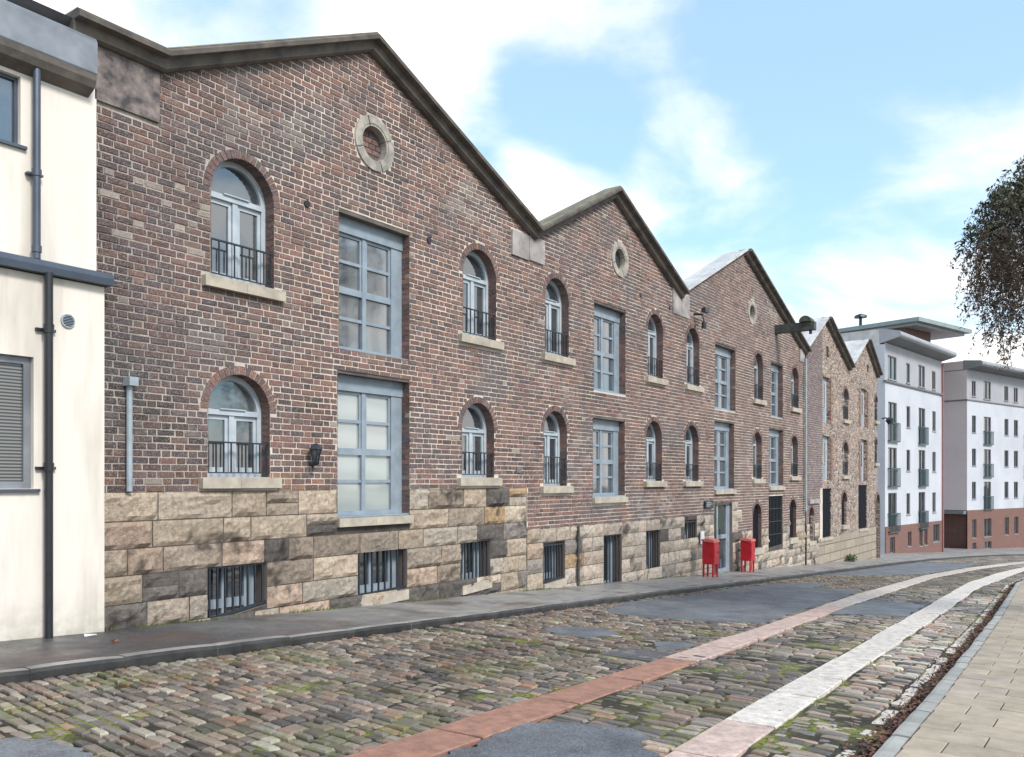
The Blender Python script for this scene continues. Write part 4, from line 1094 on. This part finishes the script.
def gc(): f = U(.8, 1.1); return (.36 * f, .37 * f, .36 * f)
kerb('kerb', lambda x: ip(kRl, x), lambda x: ip(kRr, x), -3, 100, .07, M['slab'], .45, gc)
# right footway slabs
q = MB(); x = -2.0; r_ = 0
while x < 70:
    dx = .37 if x < 45 else 1.1
    yE = ip(kRr, x + dx / 2) - .006; y = yE + (.0 if r_ % 2 else .22); 
    far = -4.5
    while y > (far if x < 45 else yE - 6):
        w = .45 if x < 45 else 1.35; a = y - w + .004; b_ = min(y - .004, yE)
        if b_ - a > .05:
            f = U(.86, 1.08); t = R(); c = (.38 * f, .32 * f, .25 * f) if t > .12 else (.36 * f, .31 * f, .26 * f)
            tz = U(-.003, .003); e = .006
            P = [(x + .005, a), (x + dx - .005, a), (x + dx - .005, b_), (x + .005, b_)]
            I = [(x + .005 + e, a + e), (x + dx - .005 - e, a + e), (x + dx - .005 - e, b_ - e), (x + .005 + e, b_ - e)]
            q.add([(px, py, ground(px) + .058) for px, py in P] + [(px, py, ground(px) + .068 + tz) for px, py in I], [(4, 5, 6, 7), (0, 1, 5, 4), (1, 2, 6, 5), (2, 3, 7, 6), (3, 0, 4, 7)], M['slab'], c)
        y -= w
    x += dx; r_ += 1
q2 = q
strip_ob = strip('footway_bed', lambda x: ip(kRr, x), lambda x: ip(kRr, x) - 12, -4, 100, .056, M['joint'])
o = q.build('footway'); o['kind'] = 'structure'
# asphalt patches
patches = [
 [(2.3, 6.05), (2.6, 5.8), (2.75, 5.4), (2.7, 5.05), (2.3, 4.8), (1.8, 5.2)],
 [(4.0, 3.47), (4.45, 3.49), (4.98, 3.53), (5.4, 3.4), (5.6, 3.05), (5.42, 2.7), (5.0, 2.42), (4.2, 2.4), (3.6, 2.9)],
 [(9.6, 6.34), (10.15, 6.4), (10.5, 5.9), (10.1, 5.42), (9.35, 5.5)],
 [(12.4, 6.95), (14.0, 7.44), (17.2, 7.3), (20.0, 7.45), (22.85, 7.1), (24.0, 6.3), (21.4, 6.1), (22, 5.1), (19.4, 4.84), (16.8, 4.7), (13.0, 4.45), (12.36, 5.22), (12.1, 6.17)],
 [(15.4, 4.08), (18.4, 4.24), (19.2, 4.24), (18.9, 3.1), (16.0, 2.98)],
 [(9.75, 4.75), (10.1, 4.5), (9.95, 4.24), (9.5, 4.2), (9.2, 4.35)],
 [(27, 7.6), (37, 7.65), (44, 7.55), (45, 5.3), (38, 5.2), (33, 5.35), (30, 6.2)]]
def rough_poly(P, n=14, amp=.085):
    out = []
    for i, p in enumerate(P):
        p = Vector(p); p2 = Vector(P[(i + 1) % len(P)])
        for k in range(n):
            t = k / n; v = p.lerp(p2, t); w = noise.noise(Vector((v.x * 3, v.y * 3, 1))) * amp + noise.noise(Vector((v.x * 11, v.y * 11, 2))) * amp * .8
            nrm = (p2 - p).normalized(); out.append((v.x + nrm.y * w, v.y - nrm.x * w))
    return out
rp = [rough_poly(P) for P in patches]
q = MB()
for P in rp:
    n = len(P); r = delaunay_2d_cdt([Vector(p) for p in P], [(i, (i + 1) % n) for i in range(n)], [], 0, 1e-6)
    fs = [tuple(f) for f in r[2] if inside(sum((r[0][i] for i in f), Vector((0, 0))) / 3, P)]
    q.add([(p.x, p.y, ground(p.x) + .010) for p in r[0]], fs, M['asphalt'])
    q.add([(p[0], p[1], ground(p[0]) + .010) for p in P] + [(p[0], p[1], ground(p[0]) - .06) for p in P], [(i, (i + 1) % n, n + (i + 1) % n, n + i) for i in range(n)], M['asphalt'])
o = q.build('road_patch'); o['kind'] = 'structure'
# granite wheel tracks
def track(name, yU, yL, x0, x1, cf, gaps=()):
    q = MB(); x = x0
    while x < x1:
        l = U(.95, 1.5) if x < 25 else 2.0; xe = x + l - .022
        if not any(g0 < (x + xe) / 2 < g1 for g0, g1 in gaps):
            c = cf(x); wj = U(-.012, .012); n = 3; vs = []; tz = U(0, .004)
            for i in range(n + 1):
                xx = x + (xe - x) * i / n; a = yU(xx) + wj; b_ = yL(xx) + wj; g = ground(xx) + .012 + tz; e = .008; xi = xx + (e if i == 0 else -e if i == n else 0)
                vs += [(xx, a, g - .08), (xx, a, g - .006), (xi, a - e, g), (xi, b_ + e, g), (xx, b_, g - .006), (xx, b_, g - .08)]
            q.add(vs, [(i * 6 + t, i * 6 + t + 1, i * 6 + 7 + t, i * 6 + 6 + t) for i in range(n) for t in range(5)] + [tuple(range(6)), tuple(range(n * 6 + 5, n * 6 - 1, -1))], M['granite'], c)
        x += l
    o = q.build(name); o['kind'] = 'structure'; return o
def c1(x):
    f = U(.92, 1.08)
    if x < 8.2: return (.35 * f, .175 * f, .125 * f)
    if x < 16: return (.50 * f, .37 * f, .325 * f)
    return (.56 * f, .49 * f, .44 * f)
def c2(x):
    f = U(.94, 1.04)
    if x < 5.6: return (.58 * f, .44 * f, .39 * f)
    return (.66 * f, .61 * f, .56 * f)
track('wheel_track', lambda x: ip(s1u, x), lambda x: ip(s1l, x), 1.0, 85, c1, gaps=((8.35, 9.0),))
track('wheel_track', lambda x: ip(s2u, x), lambda x: ip(s2l, x), 1.0, 85, c2)
# mossy bed
def yl(x): return ip(kRl, x)
def yh(x): return ip(kerbL, x)
q = MB(); x = -2.5; rows = []
xs = []
while x < 16: xs.append(x); x += .035 if 1.8 < x < 9 else .06
while x < 110: xs.append(x); x += .3 if x < 40 else 1
NY = 150; vs = []
for x in xs:
    a, b_ = yl(x), yh(x)
    for j in range(NY + 1):
        y = a + (b_ - a) * j / NY
        n = noise.noise(Vector((x * 1.3, y * 1.3, 4))) * .010 + noise.noise(Vector((x * 9, y * 9, 7))) * .013
        m_ = noise.noise(Vector((x * .9, y * .9, 4))) + .5 * noise.noise(Vector((x * 2.7, y * 2.7, 14)))
        z = ground(x) - .026 + max(0, min(.025, .014 + m_ * .045)) * (1 if x < 40 else 0) + (n * .7 if x < 40 else -.012)
        vs.append((x, y, z))
k = NY + 1
q.add(vs, [(i * k + j, (i + 1) * k + j, (i + 1) * k + j + 1, i * k + j + 1) for i in range(len(xs) - 1) for j in range(NY)], M['moss']); o = q.build('moss'); o['kind'] = 'stuff'; tag(o, 'green moss and dark soil filling the joints between the setts', 'moss')
for p in o.data.polygons: p.use_smooth = True
# setts
pal = [(.21, .172, .145), (.24, .19, .158), (.16, .138, .125), (.27, .205, .16), (.32, .27, .22), (.20, .178, .165), (.12, .106, .10), (.27, .185, .145)]
def sett_col(x, y):
    f = U(.55, 1.15); t = R(); c = random.choice(pal)
    if t < .025: c = (.30, .18, .125)
    elif t < .10: c = (.36, .33, .27)
    elif t < .15: c = (.085, .078, .075)
    k = 1 + noise.noise(Vector((x * .4, y * .6, 12))) * .35
    if y < 2.6 and x < 30: k *= 1.55
    if y < 4 and y > 2 and x > 10: k *= 1.15
    return tuple(v * f * k for v in c)
def sett(q, x0, x1, y0, y1, c, sk, detail=True):
    g = lambda x: ground(x)
    tz = U(-.009, .007); j = lambda s=.010: U(-s, s); e = .013
    P = [(x0, y0), (x1, y0), (x1, y1), (x0, y1)]; cx, cy = (x0 + x1) / 2, (y0 + y1) / 2
    tx, ty = U(-.05, .05), U(-.03, .03)
    ro = U(-.03, .03)
    P = [(px + j() - (py - cy) * ro, py + j() + (px - cx) * ro) for px, py in P]
    I = [(px + (cx - px) * .14, py + (cy - py) * .10) for px, py in P]
    J = [(px + (cx - px) * .45, py + (cy - py) * .40) for px, py in P]
    f = lambda px, py, h: (px + sk(py), py, g(px) + h + (px - cx) * tx + (py - cy) * ty)
    vs = [f(px, py, -.05) for px, py in P] + [f(px, py, -.014 + tz) for px, py in P] + [f(px, py, -.001 + tz) for px, py in I]
    fs = [(0, 1, 5, 4), (1, 2, 6, 5), (2, 3, 7, 6), (3, 0, 4, 7), (4, 5, 9, 8), (5, 6, 10, 9), (6, 7, 11, 10), (7, 4, 8, 11)]
    if detail:
        vs += [f(px, py, .005 + tz + j(.002)) for px, py in J]; fs += [(8, 9, 13, 12), (9, 10, 14, 13), (10, 11, 15, 14), (11, 8, 12, 15), (12, 13, 14, 15)]
    else: fs += [(8, 9, 10, 11)]
    q.add(vs, fs, M['sett'], c)
q = MB(); x = -2.0
def skew(y): return -.06 * (y - 7) * .6 if y > 4 else .0
while x < 84:
    w = U(.09, .125) if x < 45 else .3
    xm = x + w / 2
    yk, a1, b1, a2, b2, yr = ip(kerbL, xm), ip(s1u, xm), ip(s1l, xm), ip(s2u, xm), ip(s2l, xm), ip(kRl, xm)
    spans = [(a1 + .01, yk - .02), (a2 + .015, b1 - .015), (yr + .24, b2 - .015)]
    if 8.35 < xm < 9.05: spans = [(a2 + .015, yk - .02), spans[2]]
    for si, (lo_, hi_) in enumerate(spans):
        y = lo_ - U(0, .1)
        sk = (lambda yy, b=lo_: .10 * (yy - b)) if si == 0 else (lambda yy, b=lo_: (.03 if b > 2.2 else .12) * (yy - b))
        while y < hi_:
            l = (U(.15, .25) if si == 0 else U(.2, .36)) * (1 if x < 45 else 2.5); e0 = max(y, lo_); e1 = min(y + l, hi_)
            if e1 - e0 > .06:
                cy = (e0 + e1) / 2; px = xm + sk(cy)
                if not any(inside((px, cy), P) for P in rp):
                    g_ = U(.008, .02) if si != 1 else U(.011, .024)
                    if R() > .012: sett(q, x + g_, x + w - g_, e0 + g_, e1 - g_, sett_col(xm, cy), sk, x < 22)
            y += l
    x += w
# edging row along the gutter
x = -2
while x < 60:
    l = U(.18, .28); y0 = ip(kRl, x + l / 2)
    f = U(.85, 1.15); sett(q, x + .01, x + l - .01, y0 + .13, y0 + .225, (.58 * f, .53 * f, .47 * f), lambda y: 0, x < 22) if R() > .12 else None; x += l
o = q.build('cobbled_road'); o['kind'] = 'structure'
# iron gully cover in the gap of the track
T = Thing('manhole_cover', (8.25, 4.6, ground(8.25)), 'dark ribbed iron drain cover in the setts beside the red track', 'drain cover')
mpG = lambda a, b_, d: (8.75 + a, 4.42 + b_, ground(8.75 + a) + .012 + d)
q = MB(); q.prism(mpG, [(-.3, -.32), (.35, -.32), (.35, .34), (-.3, .34)], -.05, -.006, M['slate']); T.part(q, 'frame')
q = MB()
for i in range(11): a = -.26 + i * .055; q.box(mpG, a, a + .028, -.28, .3, -.006, .004, M['slate'])
T.part(q, 'grating')
# dead leaves in the gutter
q = MB()
def leaf(q, x, y, z, s, c):
    a = U(0, 6.28); t = Vector((math.cos(a), math.sin(a), U(-.5, .7))).normalized() * s; w = Vector((-t.y, t.x, U(-.4, .4) * s)).normalized() * s * U(.3, .55); p = Vector((x, y, z)); h = Vector((0, 0, s * U(.1, .5)))
    q.add([p - t, p + w + h, p + t, p - w + h * .5, p], [(0, 4, 1), (4, 2, 1), (0, 3, 4), (4, 3, 2)], M['leaf'], c)
lc = lambda: random.choice([(.10, .045, .035), (.14, .065, .045), (.07, .035, .03), (.20, .11, .06), (.055, .03, .03), (.16, .06, .05)])
for i in range(6500):
    x = 3 + 30 * R() ** 1.7; d = noise.noise(Vector((x * .9, 0, 0)))
    y = ip(kRl, x) + .005 + abs(random.gauss(.03, .075 + .03 * d))
    if R() < .2 + d: continue
    if y < ip(kRl, x) + .35: leaf(q, x, y, ground(x) + U(-.002, .03), U(.014, .032), lc())
for i in range(260):
    x = U(3.5, 20); leaf(q, x, U(ip(kRl, x) - .5, 7.3), ground(x) + (.075 if False else .012), U(.012, .024), lc()) if R() < .25 else leaf(q, x, ip(kRl, x) + abs(random.gauss(0, .5)), ground(x) + .012, U(.012, .024), lc())
for i in range(120):
    x = U(3, 20); leaf(q, x, ip(kerbL, x) - abs(random.gauss(.03, .05)), ground(x) + .012, U(.012, .026), random.choice([(.42, .15, .08), (.35, .3, .25), (.15, .08, .05)]))
o = q.build('fallen_leaves'); o['kind'] = 'stuff'; tag(o, 'brown dead leaves gathered in the gutter along the right kerb', 'leaves')
# moss tufts along the wall foot and right kerb
q = MB()
for i in range(2600):
    x = U(4.5, 24); y = D - .06 - abs(random.gauss(0, .03)); 
    if noise.noise(Vector((x * .9, 0, 8))) < .0: continue
    p = Vector((x, y, ground(x) + KERB - .002)); t = Vector((U(-.3, .3), U(-.6, 0), 1)).normalized() * U(.015, .05); w = Vector((U(-1, 1), U(-1, 1), 0)).normalized() * .008
    q.add([p - w, p + w, p + t], [(0, 1, 2)], M['leaf'], (U(.08, .16), U(.12, .2), .03))
o = q.build('wall_moss'); o['kind'] = 'stuff'; tag(o, 'thin green moss line where the pavement meets the stone wall', 'moss')
# litter on the near pavement
q = MB(); g = ground(4.8) + KERB + .004
q.add([(4.75, 8.95, g), (4.86, 8.9, g + .01), (4.9, 9.0, g + .003), (4.8, 9.06, g + .012)], [(0, 1, 2, 3)], M['litter']); q.add([(4.75, 8.95, g), (4.86, 8.9, g - .003), (4.9, 9.0, g - .003), (4.8, 9.06, g - .003)], [(3, 2, 1, 0)], M['litter']); o = q.build('paper_scrap', loc=(4.8, 8.95, g)); tag(o, 'crumpled pale paper scrap on the wet pavement by the white building', 'litter')
q = MB(); g = ground(4.7) + KERB + .003
leaf(q, 4.72, 8.35, g + .01, .06, (.32, .12, .06)); leaf(q, 4.78, 8.38, g + .01, .045, (.28, .10, .05)); o = q.build('fallen_leaf', loc=(4.72, 8.35, g)); tag(o, 'single orange brown leaf lying on the dark wet pavement', 'leaf')

# ------------------------------------------------------------------ tree reaching in from the right
T = Thing('weeping_tree', (18.2, -3.0, ground(18)), 'weeping tree with brown drooping twigs reaching in at the right edge', 'tree')
q = MB(); b0 = Vector((18.2, -3.0, ground(18) - .2)); tp = Vector((18.0, -2.4, 4.2))
q.tube([b0, b0 + Vector((0, .05, 1.5)), b0 + Vector((-.05, .15, 3.4)), tp], [.34, .26, .2, .14], M['bark'], 12); tr = T.part(q, 'trunk', True)
def at(x, y, Z): p = cam2w(x, Z); return Vector((p.x, p.y, (481 - y) / 850 * Z))
lobes = [(1068, 255, 13.0, 1.5), (1045, 215, 13.3, .95), (1180, 235, 12.8, 2.0), (1300, 180, 13.5, 2.3), (1130, 140, 14.5, 1.6), (1330, 330, 13, 1.8), (1230, 90, 14.5, 1.9)]
q = MB(); tips = []
for (lx_, ly_, lz_, lr) in lobes:
    c = at(lx_, ly_, lz_)
    mid = tp.lerp(c, .5) + Vector((U(-.3, .3), U(-.3, .3), .5)); q.tube([tp - Vector((0, 0, U(.1, .8))), mid, c + Vector((0, 0, .3))], [.09, .06, .03], M['bark'], 7)
    for i in range(22):
        v = Vector((random.gauss(0, 1), random.gauss(0, 1), abs(random.gauss(0, 1)))).normalized(); e = c + v * lr * U(.6, .95)
        q.tube([c + Vector((0, 0, .2)), c.lerp(e, .5) + Vector((0, 0, .2)), e], [.025, .014, .006], M['bark'], 4); tips.append((e, lr, c))
T.part(q, 'limbs')
q = MB(); lf = MB()
for (lx_, ly_, lz_, lr) in lobes:
    c = at(lx_, ly_, lz_); n = int(760 * lr * lr) if lx_ < 1120 else int(150 * lr * lr)
    for i in range(n):
        v = Vector((random.gauss(0, 1), random.gauss(0, 1), random.gauss(.25, .8))).normalized(); p = c + v * lr * U(.3, 1.0) ** .6
        if noise.noise(p * 1.4) < -.34: continue
        L = U(.2, .62) * (1.0 if v.z < .3 else .45); sw = Vector((U(-.25, .25), U(-.25, .25), 0)); pts = [p]
        for k in range(1, 6): pts.append(p + sw * (k / 5) + Vector((U(-.03, .03), U(-.03, .03), -L * (k / 5) ** 1.3)))
        q.tube(pts, [.004, .0035, .003, .003, .0025, .002], M['bark'], 3)
        green = p.z > c.z + .25 * lr
        for k in range(int(L * 46) + 8):
            t = U(0, 4.99); a = int(t); pp = pts[a].lerp(pts[a + 1], t - a) + Vector((U(-.05, .05), U(-.05, .05), U(-.03, .03)))
            s = U(.018, .042) if not green else U(.025, .055)
            cc = random.choice([(.10, .075, .06), (.13, .095, .075), (.075, .055, .045), (.16, .11, .085)]) if not green else random.choice([(.045, .06, .03), (.07, .085, .04), (.09, .07, .045)])
            a1 = Vector((U(-1, 1), U(-1, 1), U(-1.4, .4))).normalized() * s; a2 = Vector((U(-1, 1), U(-1, 1), U(-1, 1))).normalized() * s * .4
            lf.add([pp - a1, pp + a2, pp + a1, pp - a2], [(0, 1, 2, 3)], M['leaf'], cc)
T.part(q, 'twigs'); T.part(lf, 'foliage')

# ------------------------------------------------------------------ camera
cam = bpy.data.cameras.new('camera'); co = bpy.data.objects.new('camera', cam); col.objects.link(co); sc.camera = co
cam.sensor_width = 36; cam.lens = 850 / 1024 * 36; cam.shift_y = 102.5 / 1024; cam.clip_end = 3000; cam.clip_start = .05
co.location = (0, 0, 0); co.rotation_euler = (math.pi / 2, 0, TH - math.pi / 2)

# ------------------------------------------------------------------ light
SUN_EL = math.radians(42); az = Vector((-.25, -1.0, 0)).normalized()
sd = Vector((az.x * math.cos(SUN_EL), az.y * math.cos(SUN_EL), math.sin(SUN_EL)))
L = bpy.data.lights.new('sun', 'SUN'); L.energy = 2.3; L.angle = math.radians(14); L.color = (1, .94, .86)
lo_ = bpy.data.objects.new('sun', L); col.objects.link(lo_); lo_.rotation_euler = sd.to_track_quat('Z', 'Y').to_euler()
w = bpy.data.worlds.new('World'); sc.world = w; w.use_nodes = True; nt = w.node_tree; nt.nodes.clear()
out = nt.nodes.new('ShaderNodeOutputWorld'); sky = nt.nodes.new('ShaderNodeTexSky'); sky.sky_type = 'NISHITA'; sky.sun_disc = False
sky.sun_elevation = SUN_EL; sky.sun_rotation = math.atan2(sd.x, sd.y); sky.dust_density = .6; sky.ozone_density = 1.5
bg = nn(nt, 'ShaderNodeBackground', Strength=.15); tint = nn(nt, 'ShaderNodeMix', data_type='RGBA', blend_type='MULTIPLY'); tint.inputs[0].default_value = 1; tint.inputs[7].default_value = (.82, 1.05, 1.16, 1); nt.links.new(sky.outputs[0], tint.inputs[6])
veil = nn(nt, 'ShaderNodeMix', data_type='RGBA'); veil.inputs[0].default_value = .42; veil.inputs[7].default_value = (3.5, 4.75, 5.3, 1); nt.links.new(tint.outputs[2], veil.inputs[6]); nt.links.new(veil.outputs[2], bg.inputs[0])
tc = nt.nodes.new('ShaderNodeTexCoord'); sp = nt.nodes.new('ShaderNodeSeparateXYZ'); nt.links.new(tc.outputs['Generated'], sp.inputs[0])
def mth(op, a, b_=None):
    n = nt.nodes.new('ShaderNodeMath'); n.operation = op
    for i, v in enumerate((a, b_)):
        if v is None: continue
        if isinstance(v, (int, float)): n.inputs[i].default_value = v
        else: nt.links.new(v, n.inputs[i])
    return n.outputs[0]
zc = mth('ADD', mth('MAXIMUM', sp.outputs[2], 0.0), .22)
cb = nt.nodes.new('ShaderNodeCombineXYZ'); nt.links.new(mth('DIVIDE', sp.outputs[0], zc), cb.inputs[0]); nt.links.new(mth('DIVIDE', sp.outputs[1], zc), cb.inputs[1]); cb.inputs[2].default_value = 4.4
n1 = nn(nt, 'ShaderNodeTexNoise', Scale=1.7, Detail=8.0, Roughness=.56, Distortion=.35); nt.links.new(cb.outputs[0], n1.inputs['Vector'])
hor = mth('MULTIPLY', mth('SUBTRACT', 1.0, mth('MINIMUM', mth('MULTIPLY', mth('ABSOLUTE', sp.outputs[2]), 2.6), 1.0)), .22)
f0 = mth('ADD', mth('SUBTRACT', mth('MULTIPLY', n1.outputs['Fac'], 1.6), .30), hor)
def blob(x, y, rad, amt):
    v = (at(x, y, 1)).normalized(); dp = nn(nt, 'ShaderNodeVectorMath', operation='DOT_PRODUCT'); nt.links.new(tc.outputs['Generated'], dp.inputs[0]); dp.inputs[1].default_value = v
    m_ = nn(nt, 'ShaderNodeMapRange', interpolation_type='SMOOTHSTEP'); nt.links.new(dp.outputs['Value'], m_.inputs[0]); m_.inputs[1].default_value = math.cos(rad); m_.inputs[2].default_value = 1; m_.inputs[3].default_value = 0; m_.inputs[4].default_value = amt
    return m_.outputs[0]
for a in ((235, 8, .13, -.28), (575, 80, .10, -.16), (540, 150, .12, -.24), (870, 110, .50, -.22), (690, 200, .13, .30), (545, 205, .09, .42), (440, 50, .24, .22), (110, 10, .16, .22), (620, 50, .12, .16), (1000, 330, .3, .22)): f0 = mth('ADD', f0, blob(*a))
mr = nn(nt, 'ShaderNodeMapRange', interpolation_type='SMOOTHSTEP'); nt.links.new(f0, mr.inputs[0]); mr.inputs[1].default_value = .30; mr.inputs[2].default_value = .82
bc = nn(nt, 'ShaderNodeBackground', Color=(1, .97, .935, 1), Strength=.92)
ms = nt.nodes.new('ShaderNodeMixShader'); nt.links.new(mr.outputs[0], ms.inputs[0]); nt.links.new(bg.outputs[0], ms.inputs[1]); nt.links.new(bc.outputs[0], ms.inputs[2]); nt.links.new(ms.outputs[0], out.inputs[0])
sc.view_settings.view_transform = 'Standard'; sc.view_settings.look = 'None'; sc.view_settings.gamma = 1; sc.view_settings.exposure = .66
